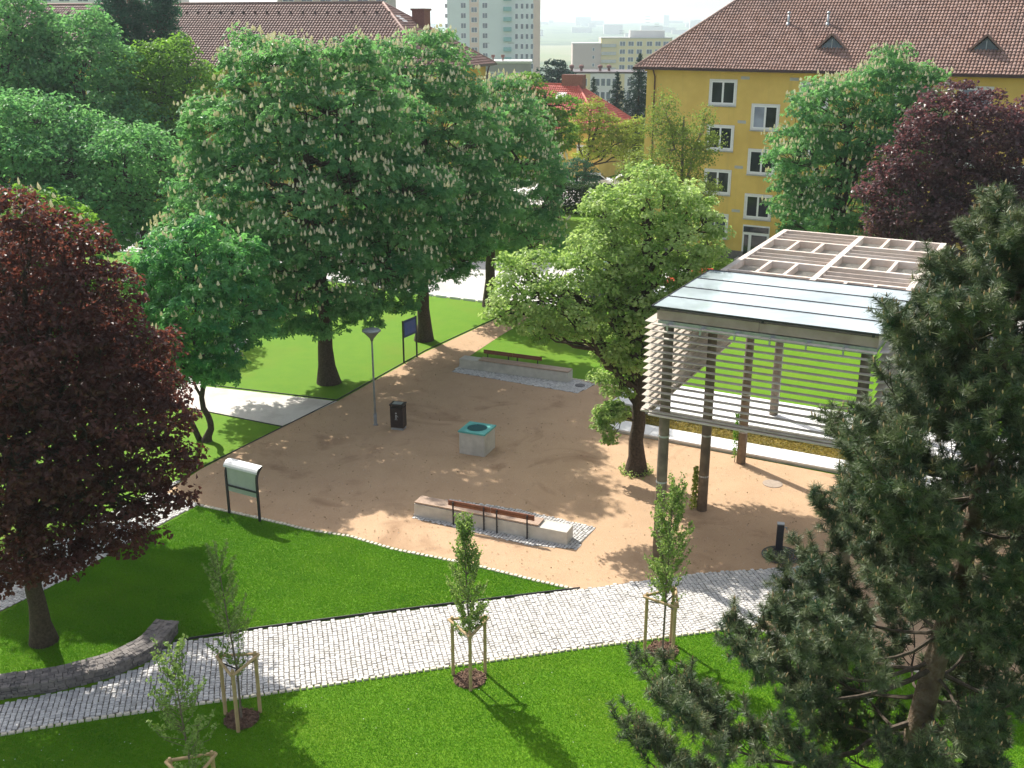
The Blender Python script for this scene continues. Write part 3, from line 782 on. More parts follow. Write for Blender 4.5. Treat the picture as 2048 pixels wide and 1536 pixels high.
q = MB(); q.box(p[0] - .38, p[0] - .03, p[1] - .3, p[1] + .4, p[2] + .425, p[2] + .44); q.box(p[0] + .03, p[0] + .38, p[1] - .3, p[1] + .4, p[2] + .425, p[2] + .44); q.build('pane', M['pane_pale'], sk)

# ------------------------------------------------------------------ long brown-roofed building on the left
A0 = (-5.8, 76.6)
ba = thing('apartment_building', 'long low building with a broad brown tiled hip roof rising above the chestnut trees', 'building', (A0[0], A0[1], 0), 108)
q = MB(); q.box(-62, 0, 0, 12, 0, 11.7); q.build('wall', M['yellow'], ba)
q = MB(); q.box(-62, 0.1, -0.1, 12.1, 11.71, 11.85); q.build('cornice', M['yellow'], ba)
hiproof(ba, -62.6, 0.6, -0.6, 12.6, 11.9, rad(34), True, True, 'tile_dark', 0.25, 0.30, 20)
for x in np.arange(-60, -2, 5.2): window(ba, x + 1, 9.3, 1.8, 1.6)
q = MB(); q.tube([(0.15, 12.5, 11.8), (0.15, 12.1, 11.4), (0.15, 11.9, 11.2), (0.15, 11.9, 2)], 0.06, 8); q.build('downpipe', M['copper'], ba)
q = MB(); q.box(-4.1, -3.1, 7.0, 8.2, 12.4, 16.0); q.box(-4.18, -3.02, 6.92, 8.28, 15.85, 16.0); q.build('chimney', M['brick'], ba)
q = MB(); q.box(-28.8, -28.0, 6.2, 7.0, 15.5, 17.2); q.build('chimney', M['brick'], ba)
q = MB(); q.box(-46.8, -46.0, 6.2, 7.0, 15.5, 17.2); q.build('chimney', M['brick'], ba)
for (y, x) in ((5.0, -4.6), (8.6, -2.9)):
    zz = 11.9 + (0.6 - x) * math.tan(rad(34)); q = MB(); s = math.sin(rad(34)); c_ = math.cos(rad(34))
    q.add([(x, y, zz + .12), (x, y + .8, zz + .12), (x + .9 * c_, y + .8, zz + .12 - .9 * s), (x + .9 * c_, y, zz + .12 - .9 * s)], [(0, 1, 2, 3)])
    q.build('skylight', M['surround'], ba)
q = MB()
for k in range(52):
    x = -57 + k * 1.02; t = 6.6; y = -0.6 + t * math.cos(rad(34)); z = 11.9 + t * math.sin(rad(34)); q.box(x - .06, x + .06, y - .1, y + .1, z + .02, z + .2)
q.build('snow_guards', M['fascia_dark'], ba)

# ------------------------------------------------------------------ red-roofed house
bg_ = thing('house', 'yellow house with a bright red tiled hip roof and one white skylight', 'house', (8.7, 107.7, 0), 118)
q = MB(); q.box(-24, 0, 0, 9, 0, 4.6); q.build('wall', M['yellow'], bg_)
hiproof(bg_, -24.5, 0.5, -0.5, 9.5, 4.8, rad(39), True, True, 'tile_red', 0.25, 0.3, 40)
for x in (-1.8, -4.6, -7.4, -10.4): window(bg_, x, 2.6, 1.3, 1.5)
q = MB(); q.box(-6.3, -3.9, 4.3, 5.1, 8.0, 9.9); q.build('chimney', M['brick'], bg_)
tt_ = rad(39); q = MB()
q.add([(-6.3, 2.6 + .0, 4.8 + 3.1 * math.tan(tt_) + .14), (-5.3, 2.6, 4.8 + 3.1 * math.tan(tt_) + .14), (-5.3, 3.5, 4.8 + 4.0 * math.tan(tt_) + .14), (-6.3, 3.5, 4.8 + 4.0 * math.tan(tt_) + .14)], [(0, 1, 2, 3)])
q.build('skylight', M['white_metal'], bg_)

# ------------------------------------------------------------------ far blocks
def block(name, label, x, y, z0, z1, az, wd, dp, mat, wins=(), pane='pane_far', extra=None, cat='building', lintel=True):
    t = thing(name, label, cat, (x, y, 0), az)
    q = MB(); q.box(-wd / 2, wd / 2, 0, dp, z0, z1); q.build('wall', mat, t)
    q = MB(); q.box(-wd / 2 - .1, wd / 2 + .1, -0.1, dp + .1, z1, z1 + .35); q.build('parapet', M['fascia_dark'] if pane == 'pane_far' and extra == 'dark' else M['grey_plaster'], t)
    for (wx, wz, ww, wh) in wins:
        q = MB(); q.box(wx - ww / 2 - .08, wx + ww / 2 + .08, -0.04, 0.03, wz - wh / 2 - .08, wz + wh / 2 + .08); f = q.build('window', M['frame'], t)
        q = MB()
        k = max(1, round(ww / 0.9)); s = ww / k
        for j in range(k): q.box(wx - ww / 2 + j * s + .05, wx - ww / 2 + (j + 1) * s - .05, -0.06, -0.042, wz - wh / 2, wz + wh / 2)
        q.build('pane', M[pane], f)
    return t
def wallmat(n, c): return pmat(n, c, tuple(x * .92 for x in c), 0.2, 0.9)
M['pale'] = wallmat('pale_green_grey_panel_wall', (0.70, 0.76, 0.74)); M['peach'] = wallmat('peach_wall', (0.74, 0.58, 0.48))
M['tealb'] = wallmat('teal_balcony', (0.25, 0.47, 0.45)); M['beige'] = wallmat('beige_gable', (0.55, 0.46, 0.42)); M['cream'] = wallmat('cream_yellow_wall', (0.74, 0.64, 0.38))
M['purplegrey'] = wallmat('purple_grey_wall', (0.30, 0.28, 0.30)); M['whitewall'] = wallmat('white_wall', (0.72, 0.70, 0.68))
# high-rise
Yt = 334.0; kx = lambda px, Y: at_depth(px, 60, Y)[0][0]
x0, x1 = kx(895, Yt), kx(1080, Yt); zb = float(terrain_h(Yt)) - 1
wins = []
for k in range(-1, 9):
    z = 1.2 + k * 2.85 + 1.5
    for px in (927, 970): wins.append((kx(px, Yt) - x0 - (x1 - x0) / 2, z, 1.5, 1.35))
    wins.append((kx(948.5, Yt) - x0 - (x1 - x0) / 2, z - 1.2, 1.7, 1.3))
    for px in (1033, 1044, 1054, 1064): wins.append((kx(px, Yt) - x0 - (x1 - x0) / 2, z - .2, 0.85, 1.35))
tw_ = block('tower_block', 'tall pale grey-green high-rise with peach strips and teal balconies far behind the park', (x0 + x1) / 2, Yt, zb, 42, 91, x1 - x0, 16, M['pale'], wins)
hw = (x1 - x0) / 2
for (pa, pb) in ((939, 958), (1066, 1080.3)):
    q = MB(); q.box(kx(pa, Yt) - x0 - hw, kx(pb, Yt) - x0 - hw, -0.03, 0.02, zb, 41.9); q.build('coloured_strip', M['peach'], tw_)
for k in range(-1, 9):
    z = 1.2 + k * 2.85; q = MB(); xa, xb = kx(1007, Yt) - x0 - hw, kx(1023, Yt) - x0 - hw
    q.box(xa, xb, -1.1, 0, z - .1, z + .05); q.box(xa, xb, -1.12, -1.02, z + .06, z + 1.1); q.build('balcony', M['tealb'], tw_)
for k in range(-1, 9, 1):
    z = 1.2 + k * 2.85 + 1; q = MB(); q.box(-hw - .9, -hw, 3, 6, z - .1, z + 1); q.build('balcony', M['purplegrey'], tw_)
# cream apartment block
Yd = 415.0; zb = float(terrain_h(Yd)) - 1
xa, xb, xc = kx(1146, Yd), kx(1203, Yd), kx(1345, Yd)
gb = block('apartment_block', 'beige windowless gable end with three small windows, beside the distant cream block', (xa + xb) / 2, Yd, zb, 7.4, 91, xb - xa, 14, M['beige'], [(2.5, 7.4 - 1.9 - k * 2.8, .8, 1) for k in range(4)])
mb = block('apartment_block', 'distant cream-yellow flat-roofed apartment block with rows of windows and grey loggias', (xb + xc) / 2 + .01, Yd, zb, 9.4, 91, xc - xb, 14, M['cream'],
           [(kx(px, Yd) - (xb + xc) / 2, 9.4 - 1.9 - k * 2.8, 2.0, 1.5) for px in (1246, 1263, 1280, 1300, 1317, 1333) for k in range(4)])
hm = (xc - xb) / 2
for k in range(4):
    q = MB(); q.box(-hm + .2, -hm + 5.6, -0.9, -.05, 9.4 - 3.1 - k * 2.8, 9.4 - 2.0 - k * 2.8); q.build('loggia', M['grey_plaster'], mb)
q = MB(); q.box(4 - hm + 7, 4 - hm + 20, 4, 9, 9.75, 12.2); q.build('penthouse', M['whitewall'], mb)
q = MB()
for (x, h) in ((-hm + 8, 2.5), (-hm + 17.5, 5.5), (-hm + 21, 3)):
    zt = 9.7 if x < -hm + 10 else 12.0
    q.bar((x, 5, zt), (x, 5, zt + h), .12, .12)
    for j in (0.55, 0.75, 0.95): q.bar((x - .9, 5, zt + h * j), (x + .9, 5.01, zt + h * j), .07, .07)
q.build('antenna', M['black'], mb)
# white and yellow block
Yf = 245.0; xa, xb = kx(1128, Yf), kx(1330, Yf); zb = float(terrain_h(Yf)) - 1
fb = block('apartment_block', 'long white flat-roofed block with yellow panels, small windows and red roof vents behind the spruces', (xa + xb) / 2, Yf, zb, 4.3, 94, xb - xa, 12, M['whitewall'],
           [(kx(px, Yf) - (xa + xb) / 2, 4.3 - 1.9 - k * 2.85, 0.95, 1.5) for px in (1160, 1172, 1198, 1209, 1220, 1232, 1262, 1274, 1286) for k in range(3)], extra='dark')
q = MB(); q.box(kx(1172, Yf) - (xa + xb) / 2, kx(1183, Yf) - (xa + xb) / 2, -.03, .02, zb, 4.2); q.box(kx(1240, Yf) - (xa + xb) / 2, kx(1252, Yf) - (xa + xb) / 2, -.03, .02, zb, 4.2); q.build('coloured_panel', M['cream'], fb)
for px in (1144, 1164, 1203, 1221):
    x = kx(px, Yf) - (xa + xb) / 2; q = MB(); q.lathe(x, 5, [(.3, 4.5), (.3, 5.2), (.55, 5.3), (.55, 5.8), (.1, 6.0)], 8); q.build('roof_vent', M['brick'], fb)
# grey low block left of centre
Ye = 180.0; xa, xb = kx(968, Ye), kx(1063, Ye); zb = float(terrain_h(Ye)) - 1
eb = block('service_building', 'small purple-grey flat-roofed block at the foot of the high-rise with four white windows', (xa + xb) / 2, Ye, zb, 8.7, 91, xb - xa, 9, M['purplegrey'],
           [(kx(px, Ye) - (xa + xb) / 2, 6.6, .7, 1.4) for px in (983, 1000, 1034, 1050)], pane='pane_pale')
for px in (985, 1005):
    x = kx(px, Ye) - (xa + xb) / 2; q = MB(); q.lathe(x, 2, [(.12, 8.9), (.12, 9.5), (.3, 9.6), (.3, 10.0)], 8); q.build('roof_vent', M['brick'], eb)
for px in (971, 1021):
    x = kx(px, Ye) - (xa + xb) / 2; q = MB(); q.bar((x, 3, 8.9), (x, 3, 12.3), .07, .07); q.bar((x - .5, 3, 11.8), (x + .5, 3.01, 11.8), .05, .05); q.build('antenna', M['black'], eb)
# blocks peeping over the long roof
for (pa, pb, lab, mt_) in ((558, 778, 'pinkish panel block just visible above the ridge of the long brown roof', 'beige'), (40, 345, 'pale panel block seen above the far left end of the long brown roof', 'whitewall')):
    Yh = 205.0; xa, xb = kx(pa, Yh), kx(pb, Yh)
    block('panel_block', lab, (xa + xb) / 2, Yh, -6, 30, 91, xb - xa, 12, M[mt_], [(x, z, 2.0, 1.5) for x in np.arange(-(xb - xa) / 2 + 2, (xb - xa) / 2 - 1, 3.4) for z in (16.6, 19.4, 22.2)])
# far town on the hills
q = MB(); r2 = np.random.default_rng(5)
for k in range(110):
    Y = r2.uniform(2300, 4200); X = r2.uniform(-900, 1500) * Y / 3000; h = r2.uniform(6, 16) if r2.random() < .8 else r2.uniform(20, 38); w_ = r2.uniform(14, 60)
    z = float(terrain_h(Y, X)); q.box(X - w_ / 2, X + w_ / 2, Y, Y + 15, z - 4, z + h, r2.random())
tag(q.build('far_town', M['town']), 'hazy scatter of pale far-off blocks and houses on the hills', 'town', kind='stuff')

# ------------------------------------------------------------------ pergola
PX, PY, PAZ = 4.1, 27.4, 118
pg = thing('pergola', 'tall timber and glass pergola with horizontal slat screens hanging between round timber posts', 'pergola', (PX, PY, 0), PAZ)
def PW(x, y):   # pergola frame to world
    a = rad(90 - PAZ); return (PX + x * math.cos(a) - y * math.sin(a), PY + x * math.sin(a) + y * math.cos(a))
ROW = 5.2
for xr in (0, ROW):
    for y in (0.35, 4.4, 8.8, 13.1):
        q = MB(); z0 = 0.0
        q.tube([(xr, y, -0.2), (xr, y, 3.5), (xr, y, 7.38)], [0.165, 0.15, 0.135], 14)
        o = q.build('post', M['pole_timber'], pg, True)
        for z in (1.2, 2.6, 4.0): q = MB(); q.lathe(xr, y, [(0.162, z), (0.162, z + .05)], 14); q.build('steel_band', M['galv'], o)
        q = MB(); q.box(xr - .17, xr + .17, y - .17, y + .17, 7.30, 7.42); q.build('cap_plate', M['galv'], o)
zt = 7.70; W0, W1, D0, D1 = -0.25, 5.45, 0.2, 13.35; bt = 0.30
NR = 7; dy = (D1 - D0 - 0.16) / NR; xm = (W0 + W1) / 2
for x in (W0, xm - .09, W1 - .18):
    q = MB(); q.box(x, x + .18, D0, D1, zt - bt, zt); q.build('roof_beam', M['larch'], pg)
spans = ((W0 + .18, xm - .09), (xm + .09, W1 - .18))
for k in range(NR + 1):
    y = D0 + k * dy
    for (a, b_) in spans:
        q = MB(); q.box(a + .002, b_ - .002, y, y + .15, zt - bt + .02, zt - .006); q.build('cross_beam', M['larch'], pg)
for k in range(NR):
    ya, yb = D0 + k * dy + .152, D0 + (k + 1) * dy - .002
    for c_, (a, b_) in enumerate(spans):
        if (k + c_) % 2 == 0:   # slatted field
            for j in (1, 2):
                yy = ya + (yb - ya) * j / 3
                q = MB(); q.bar((a + .003, yy, zt - .15), (b_ - .003, yy, zt - .15), 0.085, 0.24, up=(0, 0.12, 1)); q.build('louvre_board', M['larch'], pg)
            q = MB()
            for j in range(22):
                xx = a + .1 + (b_ - a - .2) * j / 21
                q.box(xx - .012, xx + .012, ya, yb, zt - .30, zt - .275)
            q.build('louvre_rods', M['mesh_wire'], pg)
        else:                   # three wire mesh squares
            for j in (1, 2):
                xx = a + (b_ - a) * j / 3
                q = MB(); q.box(xx - .05, xx + .05, ya, yb, zt - bt + .03, zt - .012); q.build('mesh_rib', M['larch'], pg)
            q = MB()
            for v in np.arange(a + .04, b_, 0.065): q.box(v - .006, v + .006, ya, yb, zt - .245, zt - .233)
            for v in np.arange(ya + .03, yb, 0.065): q.box(a + .003, b_ - .003, v - .006, v + .006, zt - .232, zt - .220)
            q.build('wire_mesh', M['mesh_wire'], pg)
# glass sheets over the front part
for k in range(4):
    ya = 0.02 + k * 1.24
    q = MB(); q.box(W0 - .15, W1 + .15, ya, ya + 1.22, zt + .085, zt + .10); q.build('glass_sheet', M['roof_glass'], pg)
q = MB()
for k in range(5):
    ya = 0.01 + k * 1.24; q.box(W0 - .15, W1 + .15, ya - .018, ya + .002, zt + .07, zt + .125)
for x in (W0 - .16, W1 + .15): q.box(x, x + .02, 0.02, 4.97, zt + .06, zt + .12)
for x in (W0 + .02, xm, W1 - .1):
    for k in range(5): q.box(x - .03, x + .03, k * 1.24 + .03, k * 1.24 + .1, zt + .001, zt + .083)
q.build('glazing_bar', M['steel_dark'], pg)
# fascia, steel channel and hangers at the front
q = MB(); q.box(W0 - .02, xm - .1, D0 - .10, D0 - .003, zt - .26, zt - .01); q.box(xm + .1, W1 + .02, D0 - .10, D0 - .003, zt - .26, zt - .01); q.box(xm - .098, xm + .098, D0 - .09, D0 - .005, zt - .25, zt - .03)
M['fascia_wood'] = pmat('brown_fascia_timber', (0.44, 0.35, 0.28), (0.36, 0.28, 0.22), 3, 0.75, 0.003, 40, c3=(0.50, 0.42, 0.35), s3=1.0); q.build('fascia', M['fascia_wood'], pg)
q = MB(); q.box(W0, W1, D0 - .06, D0 + .1, zt - .44, zt - .302); q.box(W0 - .0, W1, D0 - .09, D0 + .12, zt - .46, zt - .442); q.build('steel_channel', M['galv'], pg)
q = MB(); q.box(W0 + .0, W0 + .14, D0 + .13, D1, zt - .44, zt - .302); q.box(W1 - .14, W1, D0 + .13, D1, zt - .44, zt - .302); q.build('steel_channel', M['galv'], pg)
# hanging screens: front, left side, right side
NS, ZB, SP = 14, 4.86, 0.192
for k in range(NS):
    z = ZB + k * SP
    q = MB(); q.bar((W0 - .05, -0.10, z), (W1 + .05, -0.10, z), 0.11, 0.020, up=(0, -0.12, 1), tone=.5); q.build('screen_slat', M['slat'], pg)
    q = MB(); q.bar((W0 - .20, -0.02, z + .004), (W0 - .20, 7.7, z + .004), 0.24, 0.018, up=(0.10, 0, 1)); q.build('screen_slat', M['slat'], pg)
    q = MB(); q.bar((W1 + .20, -0.02, z + .004), (W1 + .20, 7.7, z + .004), 0.24, 0.018, up=(-0.10, 0, 1)); q.build('screen_slat', M['slat'], pg)
q = MB()
for x in np.arange(W0 + .35, W1, 0.92):
    q.bar((x, -0.03, ZB - .05), (x, -0.03, zt - .3), .016, .016); q.bar((x, -0.17, ZB - .05), (x, -0.17, ZB + NS * SP - .1), .012, .012)
for y in np.arange(0.3, 7.7, 0.92):
    for s in (W0 - .12, W0 - .30, W1 + .12, W1 + .30): q.bar((s, y, ZB - .05), (s, y, zt - .34), .016, .016)
q.build('hanger_rod', M['galv'], pg)
q = MB()
for x in np.arange(W0 + .35, W1, 0.92): q.box(x - .05, x + .05, -0.10, D0 - .07, zt - .40, zt - .36); q.box(x - .02, x + .02, -.13, -.07, zt - .5, zt - .3)
q.build('bracket', M['galv'], pg)
q = MB(); q.box(W0 - .05, W1 + .05, -.20, .02, ZB - .10, ZB - .055); q.box(W0 - .36, W0 - .06, .03, 7.7, ZB - .10, ZB - .055); q.box(W1 + .06, W1 + .36, .03, 7.7, ZB - .10, ZB - .055)
q.build('bottom_rail', M['larch'], pg)
q = MB(); q.tube([(0.22, 12.9, 0.4), (0.22, 12.9, 7.3)], .012, 6); q.tube([(-0.0, 13.27, 0.4), (-0.0, 13.27, 7.3)], .02, 6); q.build('cable', M['galv'], pg)

# deck, bed and low kerb wall beside the pergola
def slabbox(name, label, cat, x0, x1, y0, y1, z0, z1, mat, nose=0.05, seams=None):
    t = thing(name, label, cat, (PX, PY, 0), PAZ)
    q = MB(); q.box(x0 + nose, x1 - nose, y0 + nose, y1 - nose, z0 - .1, z1 - .06); q.build('base', M['concrete'], t)
    q = MB(); n = seams or 1
    for k in range(n):
        a = x0 + (x1 - x0) * k / n; b_ = x0 + (x1 - x0) * (k + 1) / n - 0.012; q.box(a, b_, y0, y1, z1 - .06, z1)
    q.build('top_slab', mat, t)
    return t
slabbox('deck', 'raised white concrete deck under the back posts of the pergola', 'deck', -6.2, 15, 11.55, 14.7, 0, 0.45, M['white_slab'], 0.03, 14)
slabbox('kerb_wall', 'long low white concrete kerb along the sandy plaza in front of the mossy bed', 'kerb', -5.9, 15, 9.45, 10.45, 0, 0.16, M['white_slab'], 0.03, 10)
q = MB(); x0, x1, y0, y1 = -5.9, 15, 10.45, 11.58
gx = np.linspace(x0, x1, 160); gy = np.linspace(y0, y1, 12); GX, GY = np.meshgrid(gx, gy); GZ = 0.09 + rng.random(GX.shape) * 0.06
P = np.stack([GX, GY, GZ], -1).reshape(-1, 3); i = np.arange(11)[:, None] * 160; k = np.arange(159)[None]
o = mesh_obj('planting_bed', P, np.stack([i + k, i + k + 1, i + 160 + k + 1, i + 160 + k], -1).reshape(-1, 4), M['moss'])
o.location = (PX, PY, 0); o.rotation_euler = (0, 0, rad(90 - PAZ)); tag(o, 'strip of brownish yellow moss and ground cover between the deck and the low kerb', 'ground cover', kind='stuff')
# ground cover tufts in the bed
n = 9000; P = np.stack([rng.uniform(x0, x1, n), rng.uniform(y0, y1, n), rng.uniform(.12, .2, n)], 1); N = unit(np.array([0, 0, 1.0]) + rng.normal(0, .5, (n, 3)))
V, F = leaf_quads(P, N, 0.07); M['bedleaf'] = leafmat('bed_leaf', (0.16, 0.13, 0.02), (0.36, 0.28, 0.06), (0.4, 0.32, 0.05))
o = mesh_obj('bed_plants', V, F, M['bedleaf'], None, np.repeat(rng.random(n), 4)); o.location = (PX, PY, 0); o.rotation_euler = (0, 0, rad(90 - PAZ))
tag(o, 'low yellow-brown leaves covering the bed beside the deck', 'ground cover', kind='stuff')

# climbing plants at the posts
def climber(label, x, y, h, n, leaf, r=0.22, zs=0.0, col=None):
    p = PW(x, y); t = thing('climbing_plant', label, 'climbing plant', (p[0], p[1], 0), group='climbing plants at the pergola posts')
    pts = np.array([(0, 0, 0), (0.03, -.02, h * .5), (-.02, .02, h)]); V, F, c = tube_np(pts, [.015, .012, .006], 5)
    mesh_obj('stem', V, F, M['bark_grey'], t)
    zz = rng.random(n) ** 0.8 * h + zs; a = rng.random(n) * 6.28; rr = r * rng.random(n) ** .6 * (1 - .5 * (zz - zs) / h)
    P = np.stack([np.cos(a) * rr, np.sin(a) * rr, zz], 1); N = unit(np.stack([np.cos(a), np.sin(a), np.full(n, .5)], 1) + rng.normal(0, .4, (n, 3)))
    V, F = leaf_quads(P, N, 0.09); mesh_obj('foliage', V, F, M[leaf], t, np.repeat(rng.random(n), 4))
climber('dark olive climber hugging the second pergola post from the front', -0.25, 4.35, 1.5, 420, 'yellowgreen', .16)
climber('small lime-yellow climber on the third pergola post beside the low kerb', -0.22, 8.75, 1.7, 260, 'bright', .18, .2)
climber('leafy green climber at the foot of the front pergola post behind a sapling', 0.28, 0.25, 1.4, 420, 'sapling', .18)

# ------------------------------------------------------------------ benches
def bench(label, a, L, back_side, seat0, seat1, back0, back1, h=0.45, wd=0.56):
    """a: front-left ground corner (world), runs along az 117; back_side -1 = towards the camera"""
    t = thing('bench', label, 'bench', (a[0], a[1], 0), bench_az)
    q = MB(); q.box(0, L, 0, wd, -0.05, h); 
    q.build('concrete_base', M['concrete'], t)
    q = MB(); ns = 7
    for k in range(ns): q.box(seat0, seat1, 0.02 + k * (wd - .04) / ns, 0.02 + (k + 1) * (wd - .04) / ns - .015, h + .02, h + .065)
    for x in np.arange(seat0 + .2, seat1, .6): q.box(x - .02, x + .02, .03, wd - .03, h + .001, h + .019)
    q.build('seat', M['seat_wood'], t)
    yb = -0.07 if back_side < 0 else wd + .07
    bk = MB(); mid = (back0 + back1) / 2
    for (p, r) in ((back0, mid - .01), (mid + .01, back1)):
        for z in (.66, .755): bk.bar((p, yb + back_side * -0.03, h + z - .45 + .04), (r, yb + back_side * -0.03, h + z - .45 + .04), .035, .085, up=(0, back_side * .12, 1))
    bk.build('backrest', M['bench_wood'], t)
    for x in (back0 + .18, mid - .22, mid + .22, back1 - .22):
        q = MB(); q.bar((x, yb, 0), (x, yb + back_side * .02, h + .36), .035, .05); q.bar((x - .0, yb - back_side * .05, h * .5), (x, yb, h * .5), .03, .03, up=(0, 0, 1))
        q.build('leg', M['black'], t)
    return t
a0, a1 = gp(829, 1033), gp(1133, 1092)
bench_az = math.degrees(math.atan2(a1[0] - a0[0], a1[1] - a0[1])); L1 = math.hypot(a1[0] - a0[0], a1[1] - a0[1])
bench('long concrete bench with slatted seat and red-brown backrest, the nearer of the two benches', a0, L1, -1, 0.0, L1 * .82, L1 * .24, L1 * .80)
a0, a1 = gp(919, 736), gp(1136, 766)
bench_az = math.degrees(math.atan2(a1[0] - a0[0], a1[1] - a0[1])); L2 = math.hypot(a1[0] - a0[0], a1[1] - a0[1])
bench('long concrete bench with red-brown backrest at the far lawn edge of the plaza', a0, L2, 1, L2 * .18, L2, L2 * .18, L2 * .72)

# ------------------------------------------------------------------ well block
wc = gp(955, 882); wc = (-1.28, 36.35)
t = thing('well_block', 'square pale concrete block with teal lid and round grate amid the plaza', 'well', (wc[0], wc[1], 0), 112)
q = MB(); q.box(-.5, .5, -.5, .5, -.05, .84); q.build('concrete_body', M['concrete'], t)
q = MB()
ring = [(0.37 * math.cos(a), 0.37 * math.sin(a)) for a in np.linspace(0, 2 * math.pi, 32, endpoint=False)]
sq = []
for a in np.linspace(0, 2 * math.pi, 32, endpoint=False):
    c_, s_ = math.cos(a), math.sin(a); m_ = max(abs(c_), abs(s_)); sq.append((0.535 * c_ / m_, 0.535 * s_ / m_))
V = [(x, y, .91) for x, y in ring] + [(x, y, .90) for x, y in sq] + [(x, y, .842) for x, y in sq] + [(x, y, .85) for x, y in ring]
F = []
for k in range(32):
    j = (k + 1) % 32; F += [(k, 32 + k, 32 + j, j), (32 + k, 64 + k, 64 + j, 32 + j), (64 + k, 96 + k, 96 + j, 64 + j), (96 + k, k, j, 96 + j)]
q.add(V, F); q.build('lid', M['teal'], t)
q = MB()
for v in np.arange(-.33, .34, .055):
    l = math.sqrt(max(0, .365 ** 2 - v * v)); q.box(-l, l, v - .014, v + .014, .87, .893)
for v in np.arange(-.3, .31, .15):
    l = math.sqrt(max(0, .365 ** 2 - v * v)); q.box(v - .012, v + .012, -l, l, .858, .869)
q.lathe(0, 0, [(.36, .845), (.36, .852)], 24)
q.build('grate', M['teal_dark'], t)

# ------------------------------------------------------------------ litter bin, lamp, pillar, signs
t = thing('litter_bin', 'dark brown square litter bin standing on the shaded plaza beside the lamp post', 'litter bin', (-4.42, 38.6, 0), 104)
q = MB(); q.box(-.26, .26, -.20, .20, .10, .90); q.build('body', M['bin'], t)
q = MB(); q.box(-.25, .25, -.19, .19, -.02, .05); q.box(-.22, .22, -.16, .16, .05, .098); q.build('foot', M['galv'], t)
q = MB()
for (x, y) in ((-.24, -.18), (.24, -.18), (-.24, .18), (.24, .18)): q.box(x - .02, x + .02, y - .02, y + .02, .902, 1.0)
q.build('corner_posts', M['bin'], t)
q = MB(); q.box(-.28, .28, -.22, .22, 1.002, 1.05); q.build('hood', M['bin'], t)
q = MB(); q.box(-.18, .18, -.14, .14, 1.052, 1.065); q.build('ash_plate', M['galv'], t)
q = MB(); q.lathe(0, 0, [(.035, 0), (.035, .004)], 12); o = q.build('person_symbol', M['galv'], t); o.rotation_euler = (math.pi / 2, 0, 0); o.location = (-.02, -.201, .70)
q = MB(); q.bar((-.02, -.206, .64), (-.02, -.206, .52), .05, .008, up=(0, 1, 0)); q.bar((-.03, -.206, .52), (-.06, -.206, .42), .02, .008, up=(0, 1, 0)); q.bar((-.01, -.206, .52), (.02, -.206, .42), .02, .008, up=(0, 1, 0)); q.bar((0.0, -.206, .62), (.07, -.206, .55), .018, .008, up=(0, 1, 0)); q.build('person_symbol', M['galv'], t)
t = thing('street_lamp', 'slim grey park lamp with a wide funnel-shaped head beside the litter bin', 'street lamp', (-5.37, 38.98, 0))
q = MB(); q.tube([(0, 0, -.1), (0, 0, 1.0), (0, 0, 3.55)], [.05, .044, .032], 12); q.lathe(0, 0, [(.10, 0), (.10, .03), (.065, .06), (.065, .5)], 14); q.build('pole', M['lamp_paint'], t, True)
q = MB(); q.lathe(0, 0, [(.05, 3.45), (.08, 3.55), (.30, 3.80), (.36, 3.84), (.36, 3.87)], 28); q.build('lamp_shade', M['lamp_paint'], t, True)
q = MB(); q.lathe(0, 0, [(.35, 3.872), (.32, 3.90), (.1, 3.95)], 28); q.build('cap', M['galv'], t, True)
t = thing('drinking_fountain', 'black square pillar on a round dark grate beside the pine', 'drinking fountain', (8.0, 28.5, 0), 100)
q = MB(); q.box(-.10, .10, -.08, .08, 0, .88); q.build('pillar', M['black'], t)
q = MB(); q.box(-.105, .105, -.085, .085, .882, .91); q.build('cap', M['galv'], t)
q = MB(); q.bar((.10, 0, .78), (.19, 0, .78), .03, .03); q.bar((.175, 0, .78), (.175, 0, .72), .03, .03, up=(0, 1, 0)); q.build('tap', M['galv'], t)
q = MB(); c_ = (0.05, -.35)
for r in (.16, .26, .36, .46, .55):
    for k in range(40):
        a, b_ = 2 * math.pi * k / 40, 2 * math.pi * (k + 1) / 40
        q.bar((c_[0] + r * math.cos(a), c_[1] + r * math.sin(a), .045), (c_[0] + r * math.cos(b_), c_[1] + r * math.sin(b_), .045), .045, .02)
for k in range(8):
    a = math.pi * k / 8; q.bar((c_[0] + .55 * math.cos(a), c_[1] + .55 * math.sin(a), .036), (c_[0] - .55 * math.cos(a), c_[1] - .55 * math.sin(a), .036), .03, .012)
q.build('grate', M['steel_dark'], t)
# round manholes and small cover on the plaza
for (px, py, r, lab) in ((1170, 885, .0, ''), (1545, 968, .34, 'pale round service cover in the sand near the third pergola post'),):
    if r:
        c_ = gp(px, py); q = MB(); q.lathe(c_[0], c_[1], [(r, .01), (r, .022), (r * .9, .026), (0.01, .026)], 24); tag(q.build('service_cover', pmat('worn_cover', (0.40, 0.32, 0.25), (0.33, 0.26, 0.21), 6, 0.85)), lab, 'manhole cover')
